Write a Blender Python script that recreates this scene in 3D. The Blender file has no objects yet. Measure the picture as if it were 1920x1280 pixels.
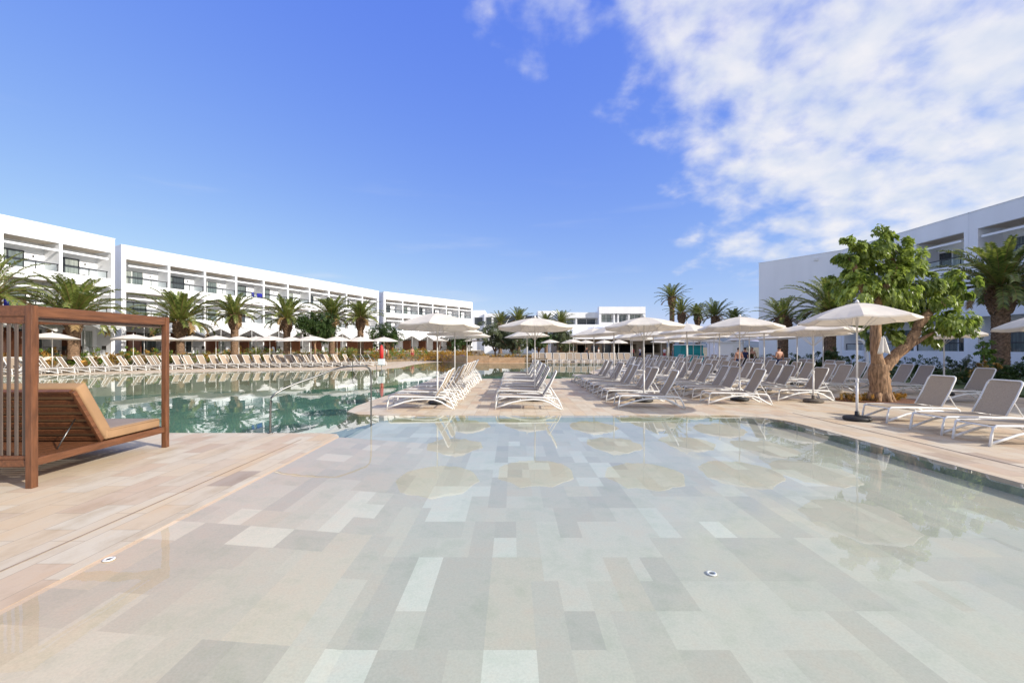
import bpy, math, random
from mathutils import Vector, Matrix, noise as mnoise
from mathutils.geometry import tessellate_polygon
PI = math.pi
R = math.radians
random.seed(7)
scene = bpy.context.scene
COL = scene.collection

# ------------------------------------------------------------------ materials
def new_mat(name):
    m = bpy.data.materials.new(name); m.use_nodes = True
    nt = m.node_tree
    b = nt.nodes['Principled BSDF']
    return m, nt, b

def N(nt, typ, **kw):
    n = nt.nodes.new(typ)
    for k, v in kw.items():
        setattr(n, k, v)
    return n

def ramp(nt, stops):
    r = nt.nodes.new('ShaderNodeValToRGB')
    e = r.color_ramp.elements
    while len(e) < len(stops):
        e.new(0.5)
    for i, (p, c) in enumerate(stops):
        e[i].position = p
        e[i].color = (c[0], c[1], c[2], 1)
    return r

def mat(name, col, rough=0.6, metal=0.0, var=0.12, scale=6.0, bump=0.0, bscale=40.0, rnd=0.0, spec=0.5, streak=False):
    """plain surface with noise variation of its own colour, optional fine bump and per-object variation"""
    m, nt, b = new_mat(name)
    tc = N(nt, 'ShaderNodeTexCoord')
    nz = N(nt, 'ShaderNodeTexNoise'); nz.inputs['Scale'].default_value = scale; nz.inputs['Detail'].default_value = 6
    src = tc.outputs['Object']
    if streak:
        mp = N(nt, 'ShaderNodeMapping'); mp.inputs['Scale'].default_value = (1, 1, 0.15) if streak is True else streak
        nt.links.new(src, mp.inputs[0]); src = mp.outputs[0]
    nt.links.new(src, nz.inputs['Vector'])
    lo = [c * (1 - var) for c in col]; hi = [min(1, c * (1 + var)) for c in col]
    rp = ramp(nt, [(0.3, lo), (0.7, hi)])
    nt.links.new(nz.outputs['Fac'], rp.inputs[0])
    out = rp.outputs[0]
    if rnd:
        oi = N(nt, 'ShaderNodeObjectInfo')
        mr = N(nt, 'ShaderNodeMapRange'); mr.inputs['To Min'].default_value = 1 - rnd; mr.inputs['To Max'].default_value = 1 + rnd
        nt.links.new(oi.outputs['Random'], mr.inputs[0])
        hs = N(nt, 'ShaderNodeHueSaturation')
        nt.links.new(mr.outputs[0], hs.inputs['Value']); nt.links.new(out, hs.inputs['Color'])
        out = hs.outputs[0]
    nt.links.new(out, b.inputs['Base Color'])
    b.inputs['Roughness'].default_value = rough
    b.inputs['Metallic'].default_value = metal
    b.inputs['Specular IOR Level'].default_value = spec
    if bump:
        n2 = N(nt, 'ShaderNodeTexNoise'); n2.inputs['Scale'].default_value = bscale; n2.inputs['Detail'].default_value = 8
        nt.links.new(src, n2.inputs['Vector'])
        bp = N(nt, 'ShaderNodeBump'); bp.inputs['Strength'].default_value = bump; bp.inputs['Distance'].default_value = 0.02
        nt.links.new(n2.outputs['Fac'], bp.inputs['Height'])
        nt.links.new(bp.outputs[0], b.inputs['Normal'])
    return m

def leaf_mat(name, c1, c2, rough=0.45, trans=0.35, scale=3.0):
    m, nt, b = new_mat(name)
    tc = N(nt, 'ShaderNodeTexCoord')
    nz = N(nt, 'ShaderNodeTexNoise'); nz.inputs['Scale'].default_value = scale; nz.inputs['Detail'].default_value = 3
    nt.links.new(tc.outputs['Object'], nz.inputs['Vector'])
    geo = N(nt, 'ShaderNodeNewGeometry')
    ad = N(nt, 'ShaderNodeMath', operation='MULTIPLY_ADD')
    nt.links.new(geo.outputs['Random Per Island'], ad.inputs[0]); ad.inputs[1].default_value = 0.5
    nt.links.new(nz.outputs['Fac'], ad.inputs[2])
    rp = ramp(nt, [(0.45, c1), (1.0, c2)])
    nt.links.new(ad.outputs[0], rp.inputs[0])
    nt.links.new(rp.outputs[0], b.inputs['Base Color'])
    b.inputs['Roughness'].default_value = rough
    tr = N(nt, 'ShaderNodeBsdfTranslucent')
    hs = N(nt, 'ShaderNodeHueSaturation'); hs.inputs['Value'].default_value = 1.6; hs.inputs['Saturation'].default_value = 1.1
    nt.links.new(rp.outputs[0], hs.inputs['Color']); nt.links.new(hs.outputs[0], tr.inputs[0])
    mx = N(nt, 'ShaderNodeMixShader'); mx.inputs[0].default_value = trans
    nt.links.new(b.outputs[0], mx.inputs[1]); nt.links.new(tr.outputs[0], mx.inputs[2])
    nt.links.new(mx.outputs[0], nt.nodes['Material Output'].inputs[0])
    return m

def fabric_mat(name, col, trans=0.25, weave=900.0, var=0.06):
    m, nt, b = new_mat(name)
    tc = N(nt, 'ShaderNodeTexCoord')
    nz = N(nt, 'ShaderNodeTexNoise'); nz.inputs['Scale'].default_value = 3; nz.inputs['Detail'].default_value = 8
    nt.links.new(tc.outputs['Object'], nz.inputs['Vector'])
    rp = ramp(nt, [(0.3, [c * (1 - var) for c in col]), (0.7, [min(1, c * (1 + var)) for c in col])])
    nt.links.new(nz.outputs['Fac'], rp.inputs[0])
    nt.links.new(rp.outputs[0], b.inputs['Base Color'])
    b.inputs['Roughness'].default_value = 0.9
    tr = N(nt, 'ShaderNodeBsdfTranslucent'); nt.links.new(rp.outputs[0], tr.inputs[0])
    mx = N(nt, 'ShaderNodeMixShader'); mx.inputs[0].default_value = trans
    nt.links.new(b.outputs[0], mx.inputs[1]); nt.links.new(tr.outputs[0], mx.inputs[2])
    nt.links.new(mx.outputs[0], nt.nodes['Material Output'].inputs[0])
    n2 = N(nt, 'ShaderNodeTexNoise'); n2.inputs['Scale'].default_value = weave / 20
    nt.links.new(tc.outputs['Object'], n2.inputs['Vector'])
    bp = N(nt, 'ShaderNodeBump'); bp.inputs['Strength'].default_value = 0.15; bp.inputs['Distance'].default_value = 0.01
    nt.links.new(n2.outputs['Fac'], bp.inputs['Height']); nt.links.new(bp.outputs[0], b.inputs['Normal'])
    return m

M = {}
M['white_wall'] = mat('white_wall', (0.87, 0.88, 0.90), 0.85, var=0.04, scale=0.7, bump=0.08, bscale=12, streak=True)
M['white_paint'] = mat('white_paint', (0.80, 0.80, 0.79), 0.35, var=0.05, scale=5)
M['lounger_white'] = mat('lounger_white', (0.80, 0.80, 0.78), 0.4, var=0.05, scale=4, rnd=0.04)
M['cream_wall'] = mat('cream_wall', (0.70, 0.64, 0.54), 0.85, var=0.05, scale=0.8)
M['sling'] = mat('sling', (0.40, 0.32, 0.235), 0.75, var=0.10, scale=40, bump=0.3, bscale=220, rnd=0.10)
M['sling_far'] = mat('sling_far', (0.35, 0.275, 0.205), 0.75, var=0.10, scale=20, rnd=0.22)
M['canopy'] = fabric_mat('canopy', (0.88, 0.835, 0.76), 0.38)
M['awning'] = fabric_mat('awning', (0.82, 0.81, 0.79), 0.2)
M['pole'] = mat('pole', (0.72, 0.70, 0.66), 0.35, var=0.05, scale=4)
M['rubber'] = mat('rubber', (0.022, 0.022, 0.022), 0.55, var=0.3, scale=9, bump=0.3)
M['concrete_base'] = mat('concrete_base', (0.12, 0.10, 0.08), 0.8, var=0.3, scale=12, bump=0.3)
M['joint'] = mat('joint', (0.30, 0.23, 0.18), 0.9)
M['soffit'] = mat('soffit', (0.62, 0.52, 0.42), 0.8, var=0.05)  # warm light bounced onto the balcony ceilings, put into the tan colour
M['rail_black'] = mat('rail_black', (0.02, 0.022, 0.028), 0.4)
M['steel'] = mat('steel', (0.22, 0.22, 0.21), 0.38, metal=1.0, var=0.05)
M['wood'] = mat('wood', (0.15, 0.060, 0.026), 0.45, var=0.35, scale=9, bump=0.25, bscale=30, streak=(3, 3, 0.4))
M['wood_y'] = mat('wood_y', (0.15, 0.060, 0.026), 0.45, var=0.35, scale=9, bump=0.25, bscale=30, streak=(3, 0.3, 3))
M['slat_grey'] = mat('slat_grey', (0.105, 0.078, 0.062), 0.55, var=0.18, scale=8, streak=(4, 4, 0.4))
M['cushion'] = fabric_mat('cushion', (0.33, 0.20, 0.105), 0.0, weave=110, var=0.12)
M['cushion_grey'] = fabric_mat('cushion_grey', (0.27, 0.215, 0.18), 0.0)
M['panel_wood'] = mat('panel_wood', (0.16, 0.055, 0.022), 0.6, var=0.35, scale=3, streak=(1, 1, 6))
M['palm_trunk'] = mat('palm_trunk', (0.20, 0.125, 0.075), 0.95, var=0.5, scale=9, bump=0.9, bscale=18)
M['palm_leaf'] = leaf_mat('palm_leaf', (0.05, 0.085, 0.018), (0.24, 0.27, 0.07), 0.35, 0.22, 1.0)
M['palm_dry'] = leaf_mat('palm_dry', (0.16, 0.10, 0.04), (0.34, 0.22, 0.09), 0.7, 0.1, 2.0)
M['bark'] = mat('bark', (0.30, 0.185, 0.105), 0.95, var=0.6, scale=9, bump=1.0, bscale=20, streak=(2.6, 2.6, 0.45))
M['leaf_fig'] = leaf_mat('leaf_fig', (0.095, 0.15, 0.03), (0.36, 0.43, 0.11), 0.33, 0.4, 1.2)
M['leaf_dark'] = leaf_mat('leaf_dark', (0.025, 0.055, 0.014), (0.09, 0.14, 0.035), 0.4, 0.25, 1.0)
M['leaf_olive'] = leaf_mat('leaf_olive', (0.07, 0.09, 0.045), (0.19, 0.22, 0.11), 0.5, 0.25, 1.0)
M['leaf_gold'] = leaf_mat('leaf_gold', (0.20, 0.16, 0.025), (0.55, 0.30, 0.07), 0.6, 0.25, 1.6)
M['leaf_lime'] = leaf_mat('leaf_lime', (0.09, 0.16, 0.03), (0.24, 0.34, 0.06), 0.5, 0.35, 1.6)
M['mulch'] = mat('mulch', (0.17, 0.075, 0.04), 0.95, var=0.5, scale=30, bump=0.8, bscale=60)
M['soil'] = mat('soil', (0.19, 0.14, 0.085), 0.95, var=0.4, scale=4, bump=0.5, bscale=30)
M['grass'] = mat('grass', (0.07, 0.10, 0.025), 0.95, var=0.5, scale=3, bump=0.6, bscale=60)
M['ground'] = mat('ground', (0.17, 0.15, 0.10), 0.95, var=0.4, scale=0.05)
M['tan_wall'] = mat('tan_wall', (0.42, 0.27, 0.16), 0.9, var=0.2, scale=3, bump=0.3)
M['bar_wall'] = mat('bar_wall', (0.33, 0.26, 0.18), 0.85, var=0.15, scale=1.5)
M['opening_shade'] = mat('opening_shade', (0.02, 0.018, 0.016), 0.8, var=0.3)  # near-black colour standing in for shade inside the openings
M['teal'] = mat('teal', (0.01, 0.30, 0.31), 0.5, var=0.1, scale=2)
M['blue_cloth'] = fabric_mat('blue_cloth', (0.015, 0.02, 0.30), 0.1)
M['red'] = mat('red', (0.55, 0.02, 0.015), 0.45)
M['bag'] = fabric_mat('bag', (0.60, 0.32, 0.07), 0.0)
M['towel'] = fabric_mat('towel', (0.75, 0.72, 0.66), 0.1)
M['skin'] = mat('skin', (0.50, 0.26, 0.17), 0.55, var=0.08)
M['hair'] = mat('hair', (0.03, 0.02, 0.015), 0.7)
M['shorts'] = mat('shorts', (0.02, 0.03, 0.09), 0.8)
M['shorts_red'] = mat('shorts_red', (0.35, 0.05, 0.05), 0.8)
M['shirt_white'] = mat('shirt_white', (0.7, 0.7, 0.7), 0.8)
M['patio_dark'] = mat('patio_dark', (0.05, 0.045, 0.04), 0.6)
M['hill'] = mat('hill', (0.06, 0.085, 0.13), 1.0, var=0.15, scale=0.01)
M['solar'] = mat('solar', (0.015, 0.02, 0.035), 0.25, var=0.1)

def glass_mat(name, col, rough=0.08):
    m, nt, b = new_mat(name)
    tc = N(nt, 'ShaderNodeTexCoord')
    mp = N(nt, 'ShaderNodeMapping'); mp.inputs['Scale'].default_value = (5, 5, 0.25)
    nz = N(nt, 'ShaderNodeTexNoise'); nz.inputs['Scale'].default_value = 2.0; nz.inputs['Detail'].default_value = 2
    nt.links.new(tc.outputs['Object'], mp.inputs[0]); nt.links.new(mp.outputs[0], nz.inputs['Vector'])
    rp = ramp(nt, [(0.35, [c * 0.65 for c in col]), (0.65, [c * 1.2 for c in col])])
    nt.links.new(nz.outputs['Fac'], rp.inputs[0]); nt.links.new(rp.outputs[0], b.inputs['Base Color'])
    b.inputs['Roughness'].default_value = rough
    b.inputs['Specular IOR Level'].default_value = 0.9
    return m
M['glass_curtain'] = glass_mat('glass_curtain', (0.30, 0.33, 0.30))
M['glass_mid'] = glass_mat('glass_mid', (0.14, 0.17, 0.165))
M['glass_dark'] = glass_mat('glass_dark', (0.035, 0.045, 0.05))

def schlick(nt, f0, normal=None):
    # same reflectance seen from above and from below, so sunlight reaches what lies under the surface
    lw = N(nt, 'ShaderNodeLayerWeight'); lw.inputs['Blend'].default_value = 0.5
    if normal is not None: nt.links.new(normal, lw.inputs['Normal'])
    p = N(nt, 'ShaderNodeMath', operation='POWER'); nt.links.new(lw.outputs['Facing'], p.inputs[0]); p.inputs[1].default_value = 5
    q = N(nt, 'ShaderNodeMath', operation='MULTIPLY_ADD'); nt.links.new(p.outputs[0], q.inputs[0]); q.inputs[1].default_value = 1 - f0; q.inputs[2].default_value = f0
    return q.outputs[0]

def clear_glass():
    m, nt, b = new_mat('clear_glass')
    t = N(nt, 'ShaderNodeBsdfTransparent'); t.inputs[0].default_value = (0.93, 0.96, 0.96, 1)
    g = N(nt, 'ShaderNodeBsdfGlossy'); g.inputs['Roughness'].default_value = 0.02
    f = schlick(nt, 0.04)
    mx = N(nt, 'ShaderNodeMixShader')
    nt.links.new(f, mx.inputs[0]); nt.links.new(t.outputs[0], mx.inputs[1]); nt.links.new(g.outputs[0], mx.inputs[2])
    nt.links.new(mx.outputs[0], nt.nodes['Material Output'].inputs[0])
    return m
M['clear_glass'] = clear_glass()

def water_mat():
    m, nt, b = new_mat('water')
    tc = N(nt, 'ShaderNodeTexCoord')
    mp = N(nt, 'ShaderNodeMapping'); mp.inputs['Scale'].default_value = (1.0, 0.45, 1)
    nt.links.new(tc.outputs['Object'], mp.inputs[0])
    n1 = N(nt, 'ShaderNodeTexNoise'); n1.inputs['Scale'].default_value = 1.1; n1.inputs['Detail'].default_value = 3; n1.inputs['Roughness'].default_value = 0.45
    nt.links.new(mp.outputs[0], n1.inputs['Vector'])
    bp = N(nt, 'ShaderNodeBump'); bp.inputs['Strength'].default_value = 0.16; bp.inputs['Distance'].default_value = 0.03
    nt.links.new(n1.outputs['Fac'], bp.inputs['Height'])
    t = N(nt, 'ShaderNodeBsdfTransparent'); t.inputs[0].default_value = (0.95, 0.985, 0.98, 1)
    g = N(nt, 'ShaderNodeBsdfGlossy'); g.inputs['Roughness'].default_value = 0.012
    f = schlick(nt, 0.02, bp.outputs[0]); nt.links.new(bp.outputs[0], g.inputs['Normal'])
    mx = N(nt, 'ShaderNodeMixShader')
    nt.links.new(f, mx.inputs[0]); nt.links.new(t.outputs[0], mx.inputs[1]); nt.links.new(g.outputs[0], mx.inputs[2])
    nt.links.new(mx.outputs[0], nt.nodes['Material Output'].inputs[0])
    return m
M['water'] = water_mat()

def deck_mat():
    m, nt, b = new_mat('paving')
    tc = N(nt, 'ShaderNodeTexCoord')
    mp = N(nt, 'ShaderNodeMapping'); mp.inputs['Rotation'].default_value = (0, 0, PI / 2)
    nt.links.new(tc.outputs['Object'], mp.inputs[0])
    br = N(nt, 'ShaderNodeTexBrick'); br.offset = 0.37; br.squash = 1.0
    br.inputs['Color1'].default_value = (0, 0, 0, 1); br.inputs['Color2'].default_value = (1, 1, 1, 1); br.inputs['Mortar'].default_value = (0.5, 0.5, 0.5, 1)
    br.inputs['Scale'].default_value = 1.0; br.inputs['Mortar Size'].default_value = 0.004; br.inputs['Mortar Smooth'].default_value = 0.3
    br.inputs['Brick Width'].default_value = 0.66; br.inputs['Row Height'].default_value = 0.33
    nt.links.new(mp.outputs[0], br.inputs['Vector'])
    rp = ramp(nt, [(0.0, (0.42, 0.34, 0.27)), (0.05, (0.57, 0.44, 0.32)), (0.35, (0.60, 0.51, 0.39)), (0.65, (0.63, 0.56, 0.445)), (1.0, (0.60, 0.465, 0.315))])
    nt.links.new(br.outputs['Color'], rp.inputs[0])
    nz = N(nt, 'ShaderNodeTexNoise'); nz.inputs['Scale'].default_value = 1.3; nz.inputs['Detail'].default_value = 10; nz.inputs['Roughness'].default_value = 0.65
    mp2 = N(nt, 'ShaderNodeMapping'); mp2.inputs['Scale'].default_value = (1.6, 0.7, 1)
    nt.links.new(tc.outputs['Object'], mp2.inputs[0]); nt.links.new(mp2.outputs[0], nz.inputs['Vector'])
    r2 = ramp(nt, [(0.28, (0.70, 0.62, 0.51)), (0.5, (1, 1, 1)), (0.72, (1.0, 0.88, 0.73))])
    nt.links.new(nz.outputs['Fac'], r2.inputs[0])
    mu = N(nt, 'ShaderNodeMix', data_type='RGBA', blend_type='MULTIPLY'); mu.inputs[0].default_value = 0.75
    nt.links.new(rp.outputs[0], mu.inputs[6]); nt.links.new(r2.outputs[0], mu.inputs[7])
    mo = N(nt, 'ShaderNodeMix', data_type='RGBA', blend_type='MULTIPLY')
    mfac = N(nt, 'ShaderNodeMath', operation='MULTIPLY'); mfac.inputs[1].default_value = 0.7
    nt.links.new(br.outputs['Fac'], mfac.inputs[0]); nt.links.new(mfac.outputs[0], mo.inputs[0])
    nt.links.new(mu.outputs[2], mo.inputs[6]); mo.inputs[7].default_value = (0.45, 0.38, 0.32, 1)
    nt.links.new(mo.outputs[2], b.inputs['Base Color'])
    b.inputs['Roughness'].default_value = 0.62
    b.inputs['Specular IOR Level'].default_value = 0.35
    n3 = N(nt, 'ShaderNodeTexNoise'); n3.inputs['Scale'].default_value = 45; n3.inputs['Detail'].default_value = 6
    nt.links.new(tc.outputs['Object'], n3.inputs['Vector'])
    bp = N(nt, 'ShaderNodeBump'); bp.inputs['Strength'].default_value = 0.2; bp.inputs['Distance'].default_value = 0.01
    nt.links.new(n3.outputs['Fac'], bp.inputs['Height']); nt.links.new(bp.outputs[0], b.inputs['Normal'])
    return m
M['paving'] = deck_mat()

def tile_mat():
    m, nt, b = new_mat('pool_tile')
    at = N(nt, 'ShaderNodeAttribute'); at.attribute_name = 'stone'
    tc = N(nt, 'ShaderNodeTexCoord')
    nz = N(nt, 'ShaderNodeTexNoise'); nz.inputs['Scale'].default_value = 60; nz.inputs['Detail'].default_value = 8; nz.inputs['Roughness'].default_value = 0.7
    nt.links.new(tc.outputs['Object'], nz.inputs['Vector'])
    r2 = ramp(nt, [(0.3, (0.87, 0.87, 0.86)), (0.6, (1, 1, 1))])
    nt.links.new(nz.outputs['Fac'], r2.inputs[0])
    n2 = N(nt, 'ShaderNodeTexNoise'); n2.inputs['Scale'].default_value = 3.2; n2.inputs['Detail'].default_value = 9; n2.inputs['Roughness'].default_value = 0.7
    nt.links.new(tc.outputs['Object'], n2.inputs['Vector'])
    r3 = ramp(nt, [(0.3, (0.84, 0.88, 0.81)), (0.5, (0.97, 0.97, 0.93)), (0.7, (1.0, 0.94, 0.88))])
    nt.links.new(n2.outputs['Fac'], r3.inputs[0])
    m1 = N(nt, 'ShaderNodeMix', data_type='RGBA', blend_type='MULTIPLY'); m1.inputs[0].default_value = 1
    m2 = N(nt, 'ShaderNodeMix', data_type='RGBA', blend_type='MULTIPLY'); m2.inputs[0].default_value = 1
    nt.links.new(at.outputs['Color'], m1.inputs[6]); nt.links.new(r2.outputs[0], m1.inputs[7])
    nt.links.new(m1.outputs[2], m2.inputs[6]); nt.links.new(r3.outputs[0], m2.inputs[7])
    nt.links.new(m2.outputs[2], b.inputs['Base Color'])
    b.inputs['Roughness'].default_value = 0.7
    return m
M['pool_tile'] = tile_mat()
M['deep_floor'] = mat('deep_floor', (0.10, 0.24, 0.165), 0.7, var=0.25, scale=0.8)
M['pool_wall'] = mat('pool_wall', (0.34, 0.37, 0.27), 0.7, var=0.2, scale=4)

# ------------------------------------------------------------------ mesh builder
class MB:
    def __init__(s):
        s.v = []; s.f = []; s.mi = []; s.sm = []
    def add(s, verts, faces, mi=0, smooth=False):
        o = len(s.v); s.v += [tuple(v) for v in verts]
        for f in faces:
            s.f.append(tuple(i + o for i in f)); s.mi.append(mi); s.sm.append(smooth)
    def box(s, x0, x1, y0, y1, z0, z1, mi=0, T=None):
        vs = [Vector((x, y, z)) for z in (z0, z1) for y in (y0, y1) for x in (x0, x1)]
        if T: vs = [T @ v for v in vs]
        s.add(vs, [(0, 2, 3, 1), (4, 5, 7, 6), (0, 1, 5, 4), (2, 6, 7, 3), (0, 4, 6, 2), (1, 3, 7, 5)], mi)
    def tube(s, pts, r, n=8, mi=0, smooth=True, cap=True, sq=None, rough=0.0):
        pts = [Vector(p) for p in pts]; rs = r if isinstance(r, (list, tuple)) else [r] * len(pts)
        o = len(s.v); k = len(pts)
        for i, p in enumerate(pts):
            t = (pts[min(i + 1, k - 1)] - pts[max(i - 1, 0)]).normalized()
            up = Vector((0, 0, 1)) if abs(t.z) < 0.95 else Vector((0, 1, 0))
            a = t.cross(up).normalized(); bb = a.cross(t).normalized()
            for j in range(n):
                an = 2 * PI * j / n
                ra = rs[i] * (1 + (random.uniform(-rough, rough) if rough else 0))
                q = sq or (1, 1)
                s.v.append(tuple(p + a * math.cos(an) * ra * q[0] + bb * math.sin(an) * ra * q[1]))
        for i in range(k - 1):
            for j in range(n):
                s.f.append((o + i * n + j, o + i * n + (j + 1) % n, o + (i + 1) * n + (j + 1) % n, o + (i + 1) * n + j)); s.mi.append(mi); s.sm.append(smooth)
        if cap:
            s.f.append(tuple(o + j for j in range(n))[::-1]); s.mi.append(mi); s.sm.append(False)
            s.f.append(tuple(o + (k - 1) * n + j for j in range(n))); s.mi.append(mi); s.sm.append(False)
    def lathe(s, prof, c=(0, 0, 0), n=20, mi=0, smooth=True):
        o = len(s.v); k = len(prof)
        for (r, z) in prof:
            for j in range(n):
                an = 2 * PI * j / n
                s.v.append((c[0] + r * math.cos(an), c[1] + r * math.sin(an), c[2] + z))
        for i in range(k - 1):
            for j in range(n):
                s.f.append((o + i * n + j, o + i * n + (j + 1) % n, o + (i + 1) * n + (j + 1) % n, o + (i + 1) * n + j)); s.mi.append(mi); s.sm.append(smooth)
        s.f.append(tuple(o + j for j in range(n))[::-1]); s.mi.append(mi); s.sm.append(False)
        s.f.append(tuple(o + (k - 1) * n + j for j in range(n))); s.mi.append(mi); s.sm.append(False)
    def mesh(s, name, mats):
        me = bpy.data.meshes.new(name)
        me.from_pydata(s.v, [], s.f)
        for m in (mats if isinstance(mats, (list, tuple)) else [mats]):
            me.materials.append(M[m] if isinstance(m, str) else m)
        me.polygons.foreach_set('material_index', s.mi)
        me.polygons.foreach_set('use_smooth', s.sm)
        me.update()
        return me
    def obj(s, name, mats, parent=None, loc=None):
        return link(name, s.mesh(name, mats), parent, loc)

def link(name, me, parent=None, loc=None):
    o = bpy.data.objects.new(name, me); COL.objects.link(o)
    if parent: o.parent = parent
    if loc: o.location = loc
    return o

def tag(o, label=None, cat=None, group=None, kind=None):
    if label: o['label'] = label
    if cat: o['category'] = cat
    if group: o['group'] = group
    if kind: o['kind'] = kind
    return o

def thing(name, label, cat, loc=(0, 0, 0), rz=0, group=None):
    o = bpy.data.objects.new(name, None); COL.objects.link(o)
    o.location = loc; o.rotation_euler = (0, 0, rz); o.empty_display_size = 0.3
    return tag(o, label, cat, group)

def copy_tree(o, parent=None):
    c = o.copy(); COL.objects.link(c)
    if parent: c.parent = parent
    for ch in list(KIDS.get(o.name, [])):
        KIDS.setdefault(c.name, []).append(copy_tree(ch, c))
    return c
KIDS = {}
def kid(o):
    KIDS.setdefault(o.parent.name, []).append(o); return o

def extrude_poly(mb, pts, z0, z1, mi=0):
    n = len(pts)
    tri = tessellate_polygon([[Vector((p[0], p[1], 0)) for p in pts]])
    vs = [(p[0], p[1], z0) for p in pts] + [(p[0], p[1], z1) for p in pts]
    fs = []
    for t in tri:
        a, b, c = t
        fs.append((a + n, b + n, c + n)); fs.append((c, b, a))
    for i in range(n):
        j = (i + 1) % n
        fs.append((i, j, j + n, i + n))
    mb.add(vs, fs, mi)

ORD = ['nearest', 'second', 'third', 'fourth', 'fifth', 'sixth', 'seventh', 'eighth', 'ninth', 'tenth', 'eleventh', 'twelfth', 'thirteenth',
       'fourteenth', 'fifteenth', 'sixteenth', 'seventeenth', 'eighteenth', 'nineteenth', 'twentieth', 'twenty-first', 'twenty-second', 'twenty-third',
       'twenty-fourth', 'twenty-fifth', 'twenty-sixth', 'twenty-seventh', 'twenty-eighth', 'twenty-ninth', 'thirtieth'] + ['thirty-' + q for q in 'first second third fourth fifth sixth seventh eighth ninth'.split()] + ['fortieth']

# ------------------------------------------------------------------ pool, deck, ground
def arc_pts(pts):
    return pts
WATER = [(-3.5, -5), (6.7, -5), (6.75, 9.9), (6.68, 10.35), (6.45, 10.8), (6.05, 11.1), (5.5, 11.25),
         (-3.3, 11.25), (-4.1, 11.4), (-4.6, 11.9), (-4.75, 13), (-4.6, 18), (-4.2, 24), (0, 24.3), (5.2, 24), (5.4, 30), (8.8, 40), (14, 45.5), (13.5, 46.6), (2.5, 46.7), (-5, 47.2),
         (-8.3, 51.5), (-9.6, 48), (-9.9, 43), (-9.7, 37), (-10.6, 34.4), (-13.5, 32.9), (-20.3, 31.5), (-24.2, 29.6), (-27.5, 27.9), (-30.9, 25.9), (-40, 19), (-46, 14),
         (-46, 8.95), (-9, 8.95), (-4.0, 8.92), (-3.62, 8.82), (-3.5, 8.62)]
DECK_OUT = [(-60, -12), (19.5, -12), (19.0, 10), (18.2, 14), (17.5, 20), (18.5, 28), (21, 36), (24, 44), (24, 52), (14, 60), (-2, 60), (-2.5, 48.6), (-5.4, 49), (-8.6, 53.5), (-10.2, 58.4), (-13.7, 52.4), (-16.7, 47.4), (-21.3, 43.9), (-27.8, 41.9),
            (-32.8, 38.4), (-35.9, 33.9), (-40, 30.9), (-50, 26.4), (-60, 22.4)]

def sheet_with_hole(name, outer, hole, z, m):
    loops = [[Vector((p[0], p[1], 0)) for p in outer], [Vector((p[0], p[1], 0)) for p in reversed(hole)]]
    tri = tessellate_polygon(loops)
    allp = [p for l in loops for p in l]
    me = bpy.data.meshes.new(name)
    fs = []
    for t in tri:
        a, b, c = [allp[i] for i in t]
        if (b - a).cross(c - a).z < 0: t = (t[0], t[2], t[1])
        fs.append(tuple(t))
    me.from_pydata([(p.x, p.y, z) for p in allp], [], fs)
    me.materials.append(M[m]); me.update()
    return link(name, me)

tag(sheet_with_hole('deck', DECK_OUT, WATER, 0.0, 'paving'), kind='structure')

# ground as a ring around the pool so nothing fills the basin
G0 = [(-62, -14), (40, -14), (40, 66), (-62, 66)]
gm = MB()
S = 4000
def ring(mb, inner, z):
    outer = [(-S, -S), (S, -S), (S, S), (-S, S)]
    vs = [(x, y, z) for x, y in outer + inner]
    mb.add(vs, [(0, 1, 5, 4), (1, 2, 6, 5), (2, 3, 7, 6), (3, 0, 4, 7)])
ring(gm, G0, -0.02)
loops = [[Vector((p[0], p[1], 0)) for p in G0], [Vector((p[0], p[1], 0)) for p in reversed(WATER)]]
allp = [p for l in loops for p in l]
fs = []
for t in tessellate_polygon(loops):
    a, b, c = [allp[i] for i in t]
    if (b - a).cross(c - a).z < 0: t = (t[0], t[2], t[1])
    fs.append(tuple(t))
gm.add([(p.x, p.y, -0.02) for p in allp], fs)
tag(gm.obj('ground', 'ground'), kind='structure')

WZ = -0.006
wp = [Vector((p[0], p[1], 0)) for p in WATER]
mb = MB()
fs = []
for t in tessellate_polygon([wp]):
    a, b, c = [wp[i] for i in t]
    if (b - a).cross(c - a).z < 0: t = (t[0], t[2], t[1])
    fs.append(tuple(t))
mb.add([(p.x, p.y, WZ) for p in wp], fs)
tag(mb.obj('water', 'water'), kind='structure')

# basin walls and deep floor
mb = MB()
n = len(WATER)
vs = [(x, y, -0.001) for x, y in WATER] + [(x, y, -0.06) for x, y in WATER]
mb.add(vs, [(i, (i + 1) % n, (i + 1) % n + n, i + n) for i in range(n)], 2)
vs = [(x, y, -0.06) for x, y in WATER] + [(x, y, -1.5) for x, y in WATER]
mb.add(vs, [(i, (i + 1) % n, (i + 1) % n + n, i + n) for i in range(n)], 1)
mb.add([(-60, -8, -1.45), (24, -8, -1.45), (24, 58, -1.45), (-60, 58, -1.45)], [(0, 1, 2, 3)], 0)
tag(mb.obj('pool_basin', ['deep_floor', 'pool_wall', 'paving']), kind='structure')

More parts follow.
